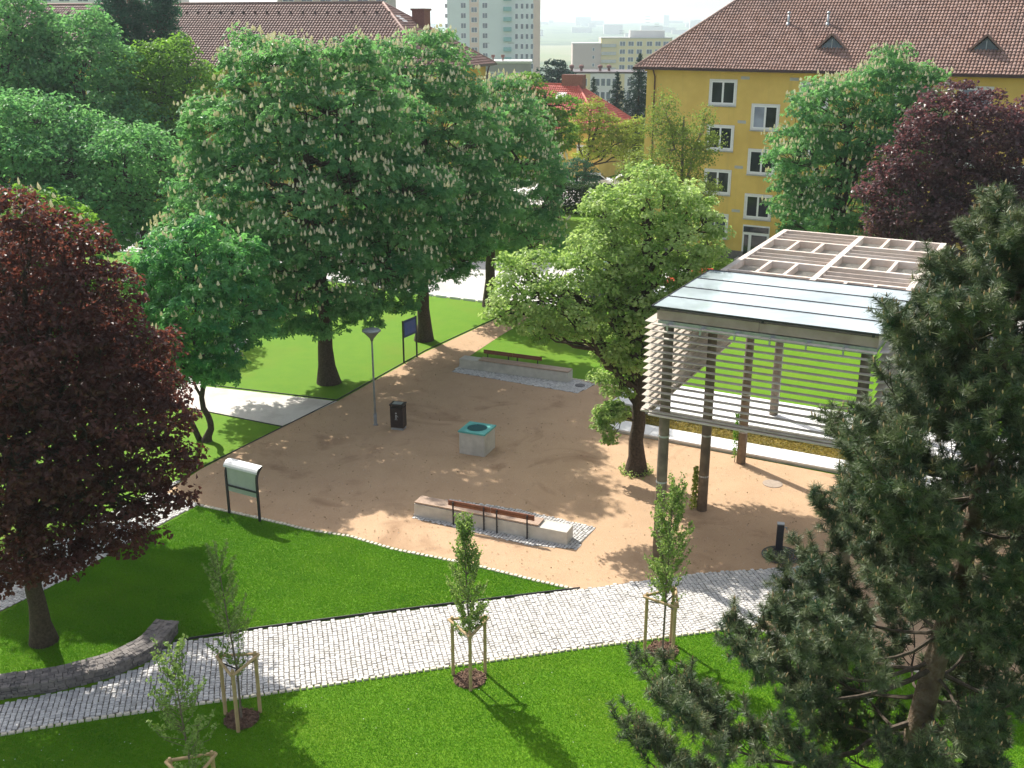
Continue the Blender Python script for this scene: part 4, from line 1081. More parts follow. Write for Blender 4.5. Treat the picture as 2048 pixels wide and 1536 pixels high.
# information board
i0, i1 = gp(459, 1026), gp(520, 1043); az = math.degrees(math.atan2(i1[0] - i0[0], i1[1] - i0[1])); L = math.hypot(i1[0] - i0[0], i1[1] - i0[1])
t = thing('information_board', 'information board seen from behind, curved white hood on two dark posts', 'information board', (i0[0], i0[1], 0), az)
prof = [(0, 0), (0, 1.35), (.02, 1.5), (.07, 1.62), (.15, 1.72), (.26, 1.79)]
for x in (0, L):
    q = MB()
    for (p, r) in zip(prof[:-1], prof[1:]): q.bar((x, p[0], p[1] - .01), (x, r[0], r[1] + .01), .06, .07, up=(0, 1, 0))
    q.build('post', M['black'], t)
q = MB()
hp = [(-.045, 1.64), (-.025, 1.70), (.02, 1.755), (.09, 1.80), (.17, 1.82), (.26, 1.83)]
for (p, r) in zip(hp[:-1], hp[1:]):
    q.add([(-.05, p[0], p[1]), (L + .05, p[0], p[1]), (L + .05, r[0], r[1]), (-.05, r[0], r[1]), (-.05, p[0] + .012, p[1] - .012), (L + .05, p[0] + .012, p[1] - .012), (L + .05, r[0] + .012, r[1] - .012), (-.05, r[0] + .012, r[1] - .012)], [(0, 1, 2, 3), (7, 6, 5, 4), (0, 4, 5, 1), (3, 2, 6, 7), (0, 3, 7, 4), (1, 5, 6, 2)])
q.build('hood', M['white_metal'], t, False)
q = MB(); q.box(.04, L - .04, .01, .035, .80, 1.62); q.build('panel', M['panel'], t)
q = MB(); q.box(.035, L - .035, -.035, .005, .98, 1.03); q.build('rail', M['black'], t)
# blue sign under the chestnuts
i0, i1 = gp(808, 726), gp(834, 714); az = math.degrees(math.atan2(i1[0] - i0[0], i1[1] - i0[1])); L = math.hypot(i1[0] - i0[0], i1[1] - i0[1])
t = thing('notice_board', 'blue notice board on two dark posts in the shade under the chestnut trees', 'notice board', (i0[0], i0[1], 0), az)
for x in (0, L): q = MB(); q.bar((x, 0, -.1), (x, 0, 2.02), .06, .06, up=(0, 1, 0)); q.build('post', M['black'], t)
q = MB(); q.box(.035, L - .035, -.03, .03, 1.2, 2.0); q.build('panel', M['blue'], t)
q = MB(); q.box(.10, L - .10, -.034, -.0301, 1.30, 1.90); q.build('sheet', pmat('notice_sheet', (0.05, 0.09, 0.36), (0.10, 0.12, 0.34), 3, 0.4), t)

# ------------------------------------------------------------------ curved stone seat wall at the lower left
ctr_px = [(338, 1262), (300, 1305), (225, 1342), (110, 1371), (0, 1386), (-120, 1398), (-250, 1410)]
cl = np.array([gp(*p) for p in ctr_px]); tt = np.linspace(0, 6, 60)
cl = np.stack([np.interp(tt, range(7), cl[:, 0]), np.interp(tt, range(7), cl[:, 1])], 1)
for _ in range(6): cl[1:-1] = (cl[:-2] + cl[1:-1] * 2 + cl[2:]) / 4
t = thing('stone_wall', 'low curved dark dry-stone seat wall between the lawn and the cobbled path', 'wall', (cl[30][0], cl[30][1], 0))
q = MB(); g = unit(np.gradient(cl, axis=0)); nr = np.stack([-g[:, 1], g[:, 0]], 1); c0 = cl[30]
seg = np.linalg.norm(np.diff(cl, axis=0), axis=1).cumsum(); Lw = seg[-1]; sl = np.concatenate([[0], seg])
def wp(s, o_):
    return np.array([np.interp(s, sl, cl[:, 0]) + o_ * np.interp(s, sl, nr[:, 0]), np.interp(s, sl, cl[:, 1]) + o_ * np.interp(s, sl, nr[:, 1])]) - c0
hw_ = 0.30; r3 = np.random.default_rng(3)
for side in (-1, 1):
    for lay in range(4):
        s = r3.uniform(0, .1)
        while s < Lw - .1:
            l = r3.uniform(.12, .26); z0 = lay * .068; o_ = side * hw_ + side * r3.uniform(-.02, .02)
            A, B_ = wp(s, o_), wp(min(s + l - .012, Lw), o_); Ai, Bi = wp(s, o_ - side * .16), wp(min(s + l - .012, Lw), o_ - side * .16)
            q.add([(*A, z0), (*B_, z0), (*Bi, z0), (*Ai, z0), (*A, z0 + .062), (*B_, z0 + .062), (*Bi, z0 + .062), (*Ai, z0 + .062)], [(4, 5, 6, 7), (0, 1, 5, 4), (1, 2, 6, 5), (2, 3, 7, 6), (3, 0, 4, 7)], r3.random())
            s += l
q.build('courses', M['wallstone'], t)
q = MB()
for k in range(5):
    s = 0
    while s < Lw - .1:
        l = r3.uniform(.10, .22); o0, o1 = -hw_ - .02 + k * (2 * hw_ + .04) / 5, -hw_ - .02 + (k + 1) * (2 * hw_ + .04) / 5 - .01; z1 = .32 + r3.uniform(-.012, .012)
        e = min(s + l - .012, Lw); A, B_, Cc, D_ = wp(s, o0), wp(e, o0), wp(e, o1), wp(s, o1)
        q.add([(*A, .27), (*B_, .27), (*Cc, .27), (*D_, .27), (*A, z1), (*B_, z1), (*Cc, z1), (*D_, z1)], [(4, 5, 6, 7), (0, 1, 5, 4), (1, 2, 6, 5), (2, 3, 7, 6), (3, 0, 4, 7)], r3.random())
        s += l
q.build('capping', M['wallstone'], t)

# ------------------------------------------------------------------ cars
def car(label, x, y, az, col, L=4.1, W=1.7, H=1.45, group='cars parked along the streets'):
    t = thing('parked_car', label, 'car', (x, y, 0.02), az, group)
    pr = [(0, .32), (.05, .62), (.30, .80), (1.05, .92), (1.55, 1.34 * H / 1.45), (2.1, H), (3.0, H - .02), (3.65, .98), (3.98, .92), (L, .60), (L - .03, .30)]
    n = len(pr); b = MB()
    def half(z): return W / 2 - (0 if z < .95 else .20 * (z - .95) / .5) - (.04 if z < .45 else 0)
    V = [(x_ - L / 2, -half(z_), z_) for x_, z_ in pr] + [(x_ - L / 2, half(z_), z_) for x_, z_ in pr]
    F = [(i, i + 1, n + i + 1, n + i) for i in range(n - 1)] + [(n - 1, 0, n, 2 * n - 1), tuple(range(n - 1, -1, -1)), tuple(range(n, 2 * n))]
    b.add(V, F); body = b.build('body', col, t)
    bv = body.modifiers.new('bevel', 'BEVEL'); bv.width = .05; bv.segments = 2; bv.limit_method = 'ANGLE'
    for s in (-1, 1):
        g = MB(); o_ = lambda z: s * (half(z) + .012)
        g.add([(1.22 - L / 2, o_(.96), .96), (2.28 - L / 2, o_(.96), .96), (2.28 - L / 2, o_(H - .09), H - .09), (1.72 - L / 2, o_(H - .13), H - .13)], [(0, 1, 2, 3)])
        g.add([(2.36 - L / 2, o_(.96), .96), (3.5 - L / 2, o_(1.0), 1.0), (2.98 - L / 2, o_(H - .10), H - .10), (2.36 - L / 2, o_(H - .09), H - .09)], [(0, 1, 2, 3)])
        g.build('side_window', M['pane'], t)
    def glass(p, r, nm):
        g = MB(); d = np.array([r[0] - p[0], r[1] - p[1]]); nn = np.array([-d[1], d[0]]); nn = nn / np.linalg.norm(nn) * .014
        if nn[1] < 0: nn = -nn
        p = (p[0] + .1 * d[0] + nn[0], p[1] + .1 * d[1] + nn[1]); r = (r[0] - .1 * d[0] + nn[0], r[1] - .1 * d[1] + nn[1])
        g.add([(p[0] - L / 2, -half(p[1]) + .1, p[1]), (p[0] - L / 2, half(p[1]) - .1, p[1]), (r[0] - L / 2, half(r[1]) - .08, r[1]), (r[0] - L / 2, -half(r[1]) + .08, r[1])], [(0, 1, 2, 3)]); g.build(nm, M['pane'], t)
    glass(pr[3], pr[5], 'windscreen'); glass(pr[6], pr[7], 'rear_window')
    for (wx, s) in ((.78, -1), (.78, 1), (3.3, -1), (3.3, 1)):
        q = MB(); q.lathe(0, 0, [(.20, -.01), (.31, 0), (.31, .18), (.20, .19)], 20); o = q.build('wheel', M['tyre'], t); o.rotation_euler = (rad(90), 0, 0); o.location = (wx - L / 2, s * (W / 2 + .01) + (.19 if s > 0 else 0) - (0 if s > 0 else 0), .31)
        if s > 0: o.location = (wx - L / 2, W / 2 + .015, .31)
        else: o.location = (wx - L / 2, -W / 2 + .175, .31)
    for s in (-1, 1):
        q = MB(); q.box(-L / 2 + .0, -L / 2 + .12, s * .62 - .16, s * .62 + .16, .60, .74); q.build('headlight', M['white_metal'], t)
    return t
W_, S_, R_, B_2, D_K = paint('white_paint', (.80, .80, .82)), paint('silver_paint', (.55, .58, .62)), paint('red_paint', (.55, .03, .03)), paint('pale_blue_paint', (.32, .48, .60)), paint('dark_paint', (.04, .05, .07))
car('white parked car whose roof shows left of the pair by the red-roofed house', 7.4, 101.5, 95, W_)
car('white parked car whose roof shows right of the pair by the red-roofed house', 10.6, 101.0, 100, W_)
car('dark parked car half hidden by the lime-green tree in front of the street', 5.2, 58.6, 108, D_K)
car('pale blue parked car glimpsed through the lime-green tree', 7.0, 64.0, 112, B_2)
car('silver parked car just left of the pergola roof corner', 9.6, 57.4, 112, S_)
car('red parked car behind the pergola roof corner', 10.9, 60.2, 112, R_)
car('white parked car glimpsed between the dark trees on the left', -28.5, 80.6, 118, W_)
car('silver parked car in deep shade between the tree trunks at far left', -34.5, 83.5, 118, S_)
car('white parked car glimpsed under the two big chestnut crowns', -8.2, 63.6, 118, W_)

# dark hedge below the car park and shrubs by the yellow building
def hedge(label, a, b_, wd, h, leaf='hedge', n=9000, size=.12):
    a = np.array(a); b_ = np.array(b_); L = np.linalg.norm(b_ - a); d = (b_ - a) / L; t = thing('hedge', label, 'hedge', (a[0], a[1], 0))
    P = rng.random((n, 3)) * np.array([L, wd, h]); f = rng.integers(0, 3, n)
    P[f == 0, 2] = h * rng.uniform(.9, 1.05, (f == 0).sum()); P[f == 1, 1] = rng.uniform(-.08, .08, (f == 1).sum()) 
    Wd = np.zeros_like(P); Wd[:, 0] = d[0] * P[:, 0] - d[1] * P[:, 1]; Wd[:, 1] = d[1] * P[:, 0] + d[0] * P[:, 1]; Wd[:, 2] = P[:, 2] * (1 + .06 * np.sin(P[:, 0] * 1.7))
    N = unit(rng.normal(0, .6, (n, 3)) + np.array([0, -.4, .6])); V, F = leaf_quads(Wd, N, size); mesh_obj('foliage', V, F, M[leaf], t, np.repeat(rng.random(n), 4))
    st_ = []
    q = MB()
    for s in np.arange(.3, L, .6): q.bar((d[0] * s - d[1] * wd / 2, d[1] * s + d[0] * wd / 2, 0), (d[0] * s - d[1] * wd / 2, d[1] * s + d[0] * wd / 2, h * .8), .05, .05, up=(0, 1, 0))
    q.build('stems', M['bark'], t)
hedge('long dark clipped hedge below the car park behind the central trees', (2.5, 88.5), (13.5, 85), 1.6, 2.2, n=14000, size=.18)
hedge('low dark hedge along the foot of the yellow building', PW(3.2, 34.5), PW(11, 36.5), 1.0, .9, n=7000)

# ------------------------------------------------------------------ saplings in stake frames
def sapling(label, x, y, h, rot, seed, wd=0.36, lean=(0, 0), nb=85):
    t = thing('sapling', label, 'sapling', (x, y, 0), group='columnar saplings staked along the cobbled path')
    pts = np.array([(0, 0, -.05), (0.01, 0, h * .3), (lean[0] * .5, lean[1] * .5, h * .6), (lean[0], lean[1], h * .97)]); V, F, c = tube_np(pts, [.03, .025, .017, .005], 7)
    Vs, Fs, off = [V], [F], len(V)
    P = []
    for k in range(nb):
        z = rng.uniform(.27, .93) * h; a = rng.uniform(0, 6.28); f = (z / h - .25) / .75; c0 = np.array([np.interp(z, pts[:, 2], pts[:, 0]), np.interp(z, pts[:, 2], pts[:, 1]), z])
        r = wd * 1.35 * (.55 + .45 * math.sin(min(1, f * 1.9 + .25) * 1.57)) * (1 - .75 * max(0, f - .45) / .55) * rng.uniform(.5, 1.12)
        up = rng.uniform(.35, .75); e = c0 + np.array([math.cos(a) * r, math.sin(a) * r, up]); e[2] = min(e[2], h * 1.02); m = c0 + (e - c0) * .5 + np.array([math.cos(a) * r * .22, math.sin(a) * r * .22, -.06])
        V, F, c = tube_np(np.array([c0, m, e]), [.008, .006, .003], 3); Vs.append(V); Fs.append(F + off); off += len(V)
        s = rng.random(40)[:, None]; q = (1 - s) ** 2 * c0 + 2 * s * (1 - s) * m + s * s * e; P.append(q[s[:, 0] > .2] + rng.normal(0, .028, (int((s > .2).sum()), 3)))
    mesh_obj('trunk', np.concatenate(Vs), np.concatenate(Fs), M['bark_grey'], t)
    P = np.concatenate(P); N = unit(rng.normal(0, .7, P.shape) + np.array([0, 0, .5])); V, F = leaf_quads(P, N, .072, .75); mesh_obj('crown', V, F, M['sapling'], t, np.repeat(rng.random(len(P)) ** 1.2, 4))
    s = thing('tree_stakes', 'wooden stake frame around the ' + label, 'stake frame', (x, y, 0), group='stake frames around the saplings')
    cs = [(0.45 * math.cos(rad(a + rot)), 0.45 * math.sin(rad(a + rot))) for a in (-85, 35, 155)]
    for (cx, cy) in cs:
        q = MB(); q.tube([(cx, cy, -.1), (cx, cy, 1.58)], .043, 10); q.tube([(cx, cy, 1.58), (cx, cy, 1.62)], [.043, .03], 10); q.build('stake', M['stake'], s, False)
    for a, b_ in ((0, 1), (1, 2), (2, 0)):
        p, r = np.array(cs[a]), np.array(cs[b_]); d = unit(r - p) * .07; o_ = unit((p + r) / 2) * .055
        q = MB(); q.tube([(*(p - d + o_), 1.52), (*(r + d + o_), 1.52)], .034, 8); q.build('rail', M['stake'], s)
    for (cx, cy) in cs:
        q = MB(); q.bar((cx, cy, 1.38), (0, 0, 1.34), .035, .012); q.build('tie', M['tie'], s)
    n = 500; a = rng.random(n) * 6.28; rr = .39 * rng.random(n) ** .5; P = np.stack([np.cos(a) * rr, np.sin(a) * rr, .03 + .05 * rng.random(n) * (1 - rr)], 1)
    N = unit(np.array([0, 0, 1.0]) + rng.normal(0, .35, (n, 3))); V, F = leaf_quads(P, N, .085, .5, .05)
    o = mesh_obj('mulch_bed', V, F, M['mulch'], None, np.repeat(rng.random(n), 4)); o.location = (x, y, 0); tag(o, 'bark mulch under the ' + label, 'mulch', 'mulch rings under the saplings', kind='stuff')
    q = MB(); q.lathe(x, y, [(.40, .002), (.37, .025), (.01, .035)], 20); o = q.build('mulch_soil', M['mulch']); tag(o, kind='structure')
sapling('middle columnar sapling in full sun below the path', -1.02, 21.9, 4.25, 0, 1, .36, (-.08, .0), 120)
sapling('slim columnar sapling in front of the first pergola post', 3.80, 23.15, 4.7, 20, 2, .44, (.06, 0), 125)
sapling('sparse leaning sapling left of centre beside the path', -6.15, 20.35, 4.35, 0, 3, .42, (-.22, .1), 50)
sapling('nearest sapling at the bottom edge of the view', -6.15, 16.85, 4.3, 10, 4, .46, (-.12, 0), 60)

# ------------------------------------------------------------------ trees
CH = 'horse chestnuts in bloom round the plaza'
B3 = gp(658, 765)
tree('horse_chestnut', 'biggest horse chestnut, covered in cream blossom spikes, its trunk just above the side path corner', B3,
     [(575, 225, 150, 44), (690, 250, 150, 44.5), (480, 330, 120, 44), (610, 400, 215, 43), (770, 400, 120, 44), (450, 490, 118, 44), (600, 560, 165, 42.5), (760, 545, 115, 43.5), (610, 380, 190, 47), (520, 150, 75, 45)],
     'chestnut', .28, .66, 560, 56, .36, 'palmate', n_in=60, spacing=.66, blossoms=9, bs=.88, group=CH, zmin=2.9, ztop=11, twig_r=.02)
B4 = gp(848, 680)
tree('horse_chestnut', 'second blossoming horse chestnut, growing beside the blue notice board', B4,
     [(830, 180, 120, 51), (900, 280, 120, 51), (780, 300, 140, 52), (870, 420, 130, 50), (930, 400, 95, 51), (820, 500, 105, 50), (900, 505, 70, 50)],
     'chestnut', .28, .68, 360, 54, .33, 'palmate', n_in=40, spacing=.68, blossoms=9, bs=.88, group=CH, zmin=3.2, ztop=11.5)
B5 = gp(980, 612)
tree('horse_chestnut', 'third blossoming horse chestnut, nearest the street end of the sandy path', B5,
     [(1000, 265, 95, 58), (1045, 340, 90, 58), (980, 380, 100, 58), (1040, 440, 95, 57), (960, 470, 85, 57), (1060, 500, 70, 57)],
     'chestnut', .28, .70, 240, 50, .30, 'palmate', n_in=30, spacing=.7, blossoms=9, bs=.88, group=CH, zmin=3.2, ztop=10.5)
B2 = gp(413, 882)
t2 = tree('horse_chestnut', 'small young horse chestnut with an S-bent trunk beside the pale side path', B2,
     [(385, 520, 75, 37.4), (450, 560, 85, 37.4), (330, 590, 75, 37.6), (400, 640, 105, 37), (480, 640, 75, 37.2), (360, 705, 70, 37), (430, 720, 60, 36.8), (290, 560, 50, 37.8)],
     'chestnut_light', .33, .50, 220, 30, .14, 'palmate', n_in=20, spacing=.52, blossoms=1.4, group=CH, zmin=1.7,
     trunk=[(0, 0, 0), (.20, 0, .45), (.22, 0, .9), (-.05, 0, 1.5), (0.10, 0, 2.4), (.25, 0, 3.4), (.1, 0, 4.8)], fork=.6)
q = MB(); q.tube([(-.25, .1, -.1), (-.55, .1, .8), (-1.1, .15, 1.9), (-1.6, .2, 3.2)], [.12, .10, .08, .05], 9); q.build('trunk', M['bark'], t2, True)
BR = (17.2, 57.0)
tree('horse_chestnut', 'blossoming horse chestnut in front of the yellow building, left of the purple maple', BR,
     [(1770, 200, 90, 57), (1690, 250, 105, 57), (1630, 330, 90, 57), (1750, 310, 120, 57), (1590, 400, 62, 57), (1700, 420, 120, 56.5), (1800, 230, 80, 57.5), (1830, 190, 55, 57), (1640, 440, 70, 56)],
     'chestnut', .28, .66, 320, 50, .3, 'palmate', n_in=40, spacing=.66, blossoms=9, bs=.88, group=CH, zmin=2.2, ztop=10)
tree('horse_chestnut', 'light green horse chestnut mostly hidden behind the dark red maple at left', (-14.6, 32.3),
     [(70, 455, 58, 32), (128, 480, 50, 32), (10, 470, 60, 32.2), (60, 590, 130, 32), (150, 650, 95, 32), (-20, 680, 140, 32), (90, 760, 110, 31.5), (-90, 560, 120, 32.5)],
     'bright', .30, .6, 260, 42, .26, 'palmate', n_in=50, blossoms=1.2, group=CH, zmin=2.6, ztop=8)
# left background group
GL = 'tall green trees in the upper left'
tree('broadleaf_tree', 'tallest pale green tree in the top left corner of the view', (-32.5, 66),
     [(30, 70, 75, 66), (-30, 110, 90, 66), (60, 160, 85, 66), (0, 240, 110, 65), (70, 250, 90, 66), (70, 330, 90, 65), (40, 30, 50, 66), (0, 400, 110, 64)], 'maple', .25, .72, 430, 62, .35, n_in=50, flat=.9, rnd=.6, group=GL, zmin=2.5, ztop=14)
tree('broadleaf_tree', 'broad green tree right of the tallest one, in front of the long brown roof', (-26.5, 66.5),
     [(165, 90, 65, 67), (110, 120, 75, 66), (180, 290, 90, 66), (110, 230, 80, 66), (215, 140, 65, 67), (165, 210, 105, 66), (240, 260, 80, 66), (120, 320, 95, 65), (210, 380, 90, 64)], 'maple', .25, .72, 430, 62, .35, n_in=50, flat=.9, rnd=.6, group=GL, zmin=2.5, ztop=13)
tree('broadleaf_tree', 'bright green round-topped tree left of the biggest chestnut', (-21.5, 69),
     [(340, 128, 58, 69), (295, 160, 62, 69), (390, 165, 55, 69), (260, 250, 60, 69), (345, 240, 80, 68), (310, 320, 75, 68), (380, 330, 60, 68), (340, 400, 70, 67)], 'bright', .25, .7, 270, 60, .3, n_in=40, flat=.9, rnd=.6, group=GL, zmin=2.5, ztop=12)
tree('broadleaf_tree', 'dark shaded tree filling the gap above the young chestnut, under the taller ones', (-19.0, 55),
     [(240, 340, 90, 55), (150, 350, 90, 55), (180, 290, 60, 57), (300, 400, 70, 55), (200, 440, 90, 54), (310, 330, 60, 56)], 'maple', .24, .7, 230, 60, .26, n_in=40, flat=.9, rnd=.6, group=GL, zmin=2.5, ztop=8)
tree('broadleaf_tree', 'low dark green tree at the left edge below the tallest tree', (-24.8, 55),
     [(20, 350, 95, 55), (80, 280, 80, 56), (-50, 310, 100, 55), (40, 430, 80, 54), (20, 255, 60, 57)], 'maple', .24, .7, 200, 60, .26, n_in=40, flat=.9, rnd=.6, group=GL, zmin=2.5, ztop=8)
for (px, w_, lab) in ((250, 54, 'dark columnar poplar, the left one of the pair before the long brown roof'), (322, 40, 'dark columnar poplar, the right one of the pair before the long brown roof')):
    Y = 79.5; c, k = at_depth(px, 60, Y)
    lb = [(np.array([c[0] + rng.normal(0, .15), Y, z]), np.array([w_ * k * s, w_ * k * s, 1.8])) for z, s in ((4, .55), (6.5, .8), (8.8, .95), (11, 1.0), (13.2, .98), (15.0, .85), (16.6, .6), (18.0, .35))]
    tree('poplar', lab, (c[0], Y), lb, 'poplar', .20, .55, 420, 70, .28, n_in=60, group='dark poplars before the brown roof', zmin=1.5, ztop=17, flat=1.1, upb=.3)
# centre tree
B6 = gp(1272, 945)
tree('lime_tree', 'sunlit yellow-green tree standing alone on the plaza beside the pergola', B6,
     [(1285, 425, 85, 34.6), (1370, 445, 75, 34.6), (1215, 440, 65, 34.6), (1320, 520, 110, 34.3), (1390, 520, 68, 34.8), (1200, 530, 80, 33.8), (1110, 580, 72, 33.4), (1045, 590, 62, 33.2), (1150, 620, 75, 33.2), (1040, 545, 42, 33.6),
      (1290, 620, 95, 34), (1250, 690, 72, 34), (1010, 625, 34, 33), (1260, 500, 100, 36), (1230, 770, 40, 34.2), (1080, 655, 45, 33)],
     'linden', .15, .38, 680, 78, .28, n_in=110, spacing=.46, zmin=2.2, flat=.95, rnd=.6, group=None,
     trunk=[(0, 0, 0), (-.02, 0, 1.0), (.05, 0, 1.9), (-.05, 0, 2.8), (.15, 0, 4.0), (.2, 0, 5.6), (.1, 0, 7.6), (.1, 0, 9.0)], fork=.32, twig_r=.014)
tb = tree('tree_suckers', 'leafy sucker branch drooping from the lower left side of the lime tree trunk', (B6[0] - .05, B6[1] - .1), [(np.array([B6[0] - .85, B6[1] - .2, 2.35]), np.array([.55, .4, .30])), (np.array([B6[0] - 1.25, B6[1] - .2, 1.9]), np.array([.32, .3, .28])), (np.array([B6[0] - 1.0, B6[1] - .3, 1.35]), np.array([.2, .2, .3]))],
          'linden', .14, .24, 44, 34, .045, n_in=8, zmin=.9, trunk=[(0, 0, 1.9), (-.3, 0, 2.1), (-.6, -.1, 2.2)], cat='branch', fork=.3)
n = 260; a = rng.random(n) * 6.28; rr = rng.uniform(.35, .62, n); P = np.stack([B6[0] + np.cos(a) * rr, B6[1] + np.sin(a) * rr, rng.uniform(.02, .22, n)], 1)
V, F = leaf_quads(P, unit(rng.normal(0, .7, (n, 3)) + np.array([0, 0, .5])), .09); tag(mesh_obj('root_sprouts', V, F, M['linden'], None, np.repeat(rng.random(n), 4)), 'small green shoots sprouting round the foot of the lime tree', 'sprouts', kind='stuff')
# red maple front left
B1 = gp(88, 1283)
tree('red_maple', 'large dark red-leaved maple in the left foreground', B1,
     [(50, 455, 60, 24), (130, 520, 75, 24), (10, 560, 120, 23.8), (190, 610, 85, 23.8), (110, 690, 130, 23.5), (250, 730, 95, 23.5), (30, 760, 140, 23), (300, 850, 85, 23.2), (170, 860, 130, 23), (40, 930, 130, 22.6), (-60, 1000, 130, 23), (20, 1080, 80, 22.8), (-30, 1120, 85, 23), (130, 1110, 62, 22.4), (40, 1135, 45, 22.4), (330, 940, 65, 23), (220, 980, 85, 22.8), (255, 1050, 62, 22.6), (165, 1085, 62, 22.8), (335, 1000, 45, 22.8),
      (130, 1030, 90, 22.8), (90, 700, 150, 26), (220, 800, 120, 26), (60, 560, 100, 26), (280, 1030, 45, 23), (-90, 700, 150, 24), (-80, 900, 150, 24)],
     'redmaple', .14, .38, 950, 75, .24, n_in=120, zmin=1.7, flat=.9, rnd=.65, spacing=.43, bumps=9, trunk=[(0, 0, 0), (-.03, 0, 1.2), (-.02, 0, 2.2), (.05, .3, 3.6), (0, .5, 6), (0, .5, 8.6)], fork=.28, twig_r=.012)
# purple maple right
tree('purple_maple', 'dark purple-leaved maple in front of the yellow building at the right edge', (19.6, 50.5),
     [(1900, 250, 75, 50), (1870, 310, 90, 50), (1960, 290, 95, 50), (1910, 195, 30, 50), (1820, 390, 85, 50), (1930, 400, 110, 50), (2030, 340, 100, 50), (1790, 440, 60, 50), (1880, 460, 80, 49), (2040, 450, 110, 50), (2060, 260, 60, 51)],
     'purple', .20, .55, 460, 65, .28, n_in=70, zmin=1.8, ztop=10.5, flat=.9, rnd=.65)
# birch
tree('birch', 'thin airy birch in front of the left corner of the yellow building', (9.6, 60.5),
     [(1325, 250, 35, 60.5), (1370, 300, 55, 60.5), (1330, 350, 50, 60.5), (1405, 300, 38, 60.5), (1380, 390, 55, 60.5), (1325, 210, 16, 60.5), (1410, 240, 20, 60.5)],
     'birch', .13, .50, 170, 60, .11, n_in=25, bark='bark_grey', zmin=3, ztop=10, flat=1.3, upb=.1, rnd=.7, spacing=.5)
# trees behind
tree('broadleaf_tree', 'bright green tree behind the third chestnut in front of the red roof', (3.6, 86),
     [(1050, 185, 42, 86), (1010, 200, 38, 86), (1090, 230, 45, 86), (1110, 270, 45, 86), (1050, 260, 60, 86), (1130, 215, 24, 86), (1060, 330, 60, 86)], 'bright', .26, .75, 190, 60, .25, n_in=40, group='trees in the middle distance', zmin=1.5)
tree('acacia', 'wide sparse yellow-green tree spreading in front of the red-roofed house', (6.4, 97),
     [(1180, 235, 34, 97), (1215, 265, 38, 97), (1255, 275, 35, 97), (1150, 265, 24, 97), (1285, 290, 24, 97), (1230, 300, 42, 97), (1180, 310, 30, 97), (1275, 320, 30, 97)], 'yellowgreen', .20, .7, 190, 70, .22, n_in=25, group='trees in the middle distance', zmin=3.4, fork=.25)
tree('shrub', 'dark green rounded bush under the yellow-green tree beside the white parked cars', (5.7, 93.5), [(1155, 345, 32, 93.5), (1130, 352, 22, 93.5), (1180, 352, 22, 93.5)], 'poplar', .14, .5, 70, 60, .1, n_in=10, zmin=.3, cat='shrub')
tree('broadleaf_tree', 'blue-green round tree left of the white flat-roofed block', (at_depth(1115, 150, 150)[0][0], 150), [(1115, 145, 22, 150), (1095, 160, 20, 150), (1130, 165, 20, 150), (1110, 175, 28, 150)], 'spruce', .5, 1.2, 70, 60, .25, n_in=10, group='trees in the middle distance', zmin=-20)
tree('broadleaf_tree', 'leafy tree between the yellow-green tree and the birch', (11.0, 84), [(1290, 330, 32, 84), (1320, 360, 32, 84), (1260, 360, 30, 84), (1300, 395, 36, 84)], 'birch', .2, .7, 70, 55, .18, n_in=14, group='trees in the middle distance', zmin=1)

def spruce(label, px, ytop, ybot, halfw, Y, nb=26, leafsz=.3):
    top, k = at_depth(px, ytop, Y); H = float(top[2]); bot, _ = at_depth(px, ybot, Y); z0 = bot[2]; R = halfw * k
    t = thing('spruce', label, 'spruce', (top[0], Y, min(0, float(terrain_h(Y)))), group='spruces behind the red-roofed house'); b0 = t.location[2]
    V, F, c = tube_np([(0, 0, 0), (0, 0, (H - b0) * .5), (0, 0, H - b0)], [.28, .16, .02], 7); mesh_obj('trunk', V, F, M['bark'], t)
    P, N, Tn = [], [], []; Ht = H - z0; nl = int(Ht / .42)
    for l in range(nl):
        z = H - Ht * (l + .3) / nl; r = R * ((H - z) / Ht) ** .85
        for j in range(max(5, int(6 + r * 3.4))):
            a = rng.uniform(0, 6.28); rl = r * rng.uniform(.75, 1.1); m = int(10 + rl * 16); s = rng.random(m) ** .7
            p = np.stack([np.cos(a) * s * rl, np.sin(a) * s * rl, z - b0 - .35 * s * rl + .12 * rl * s * s], 1) + rng.normal(0, .10, (m, 3)) - np.array([0, 0, .1]) * rng.random((m, 1))
            P.append(p); N.append(unit(rng.normal(0, .5, (m, 3)) + np.array([0, 0, .8]))); Tn.append(np.full(m, rng.random()))
    P = np.concatenate(P); N = np.concatenate(N); V, F = leaf_quads(P, N, leafsz, .4); mesh_obj('crown', V, F, M['spruce'], t, np.repeat(np.concatenate(Tn), 4))
spruce('small pointed spruce standing over the hip of the red roof', 1187, 156, 260, 24, 130)
spruce('medium spruce right of the red roof, middle one of the dark spruces', 1235, 145, 290, 52, 122)
spruce('tallest dark spruce beside the left corner of the yellow building', 1280, 108, 320, 72, 118)

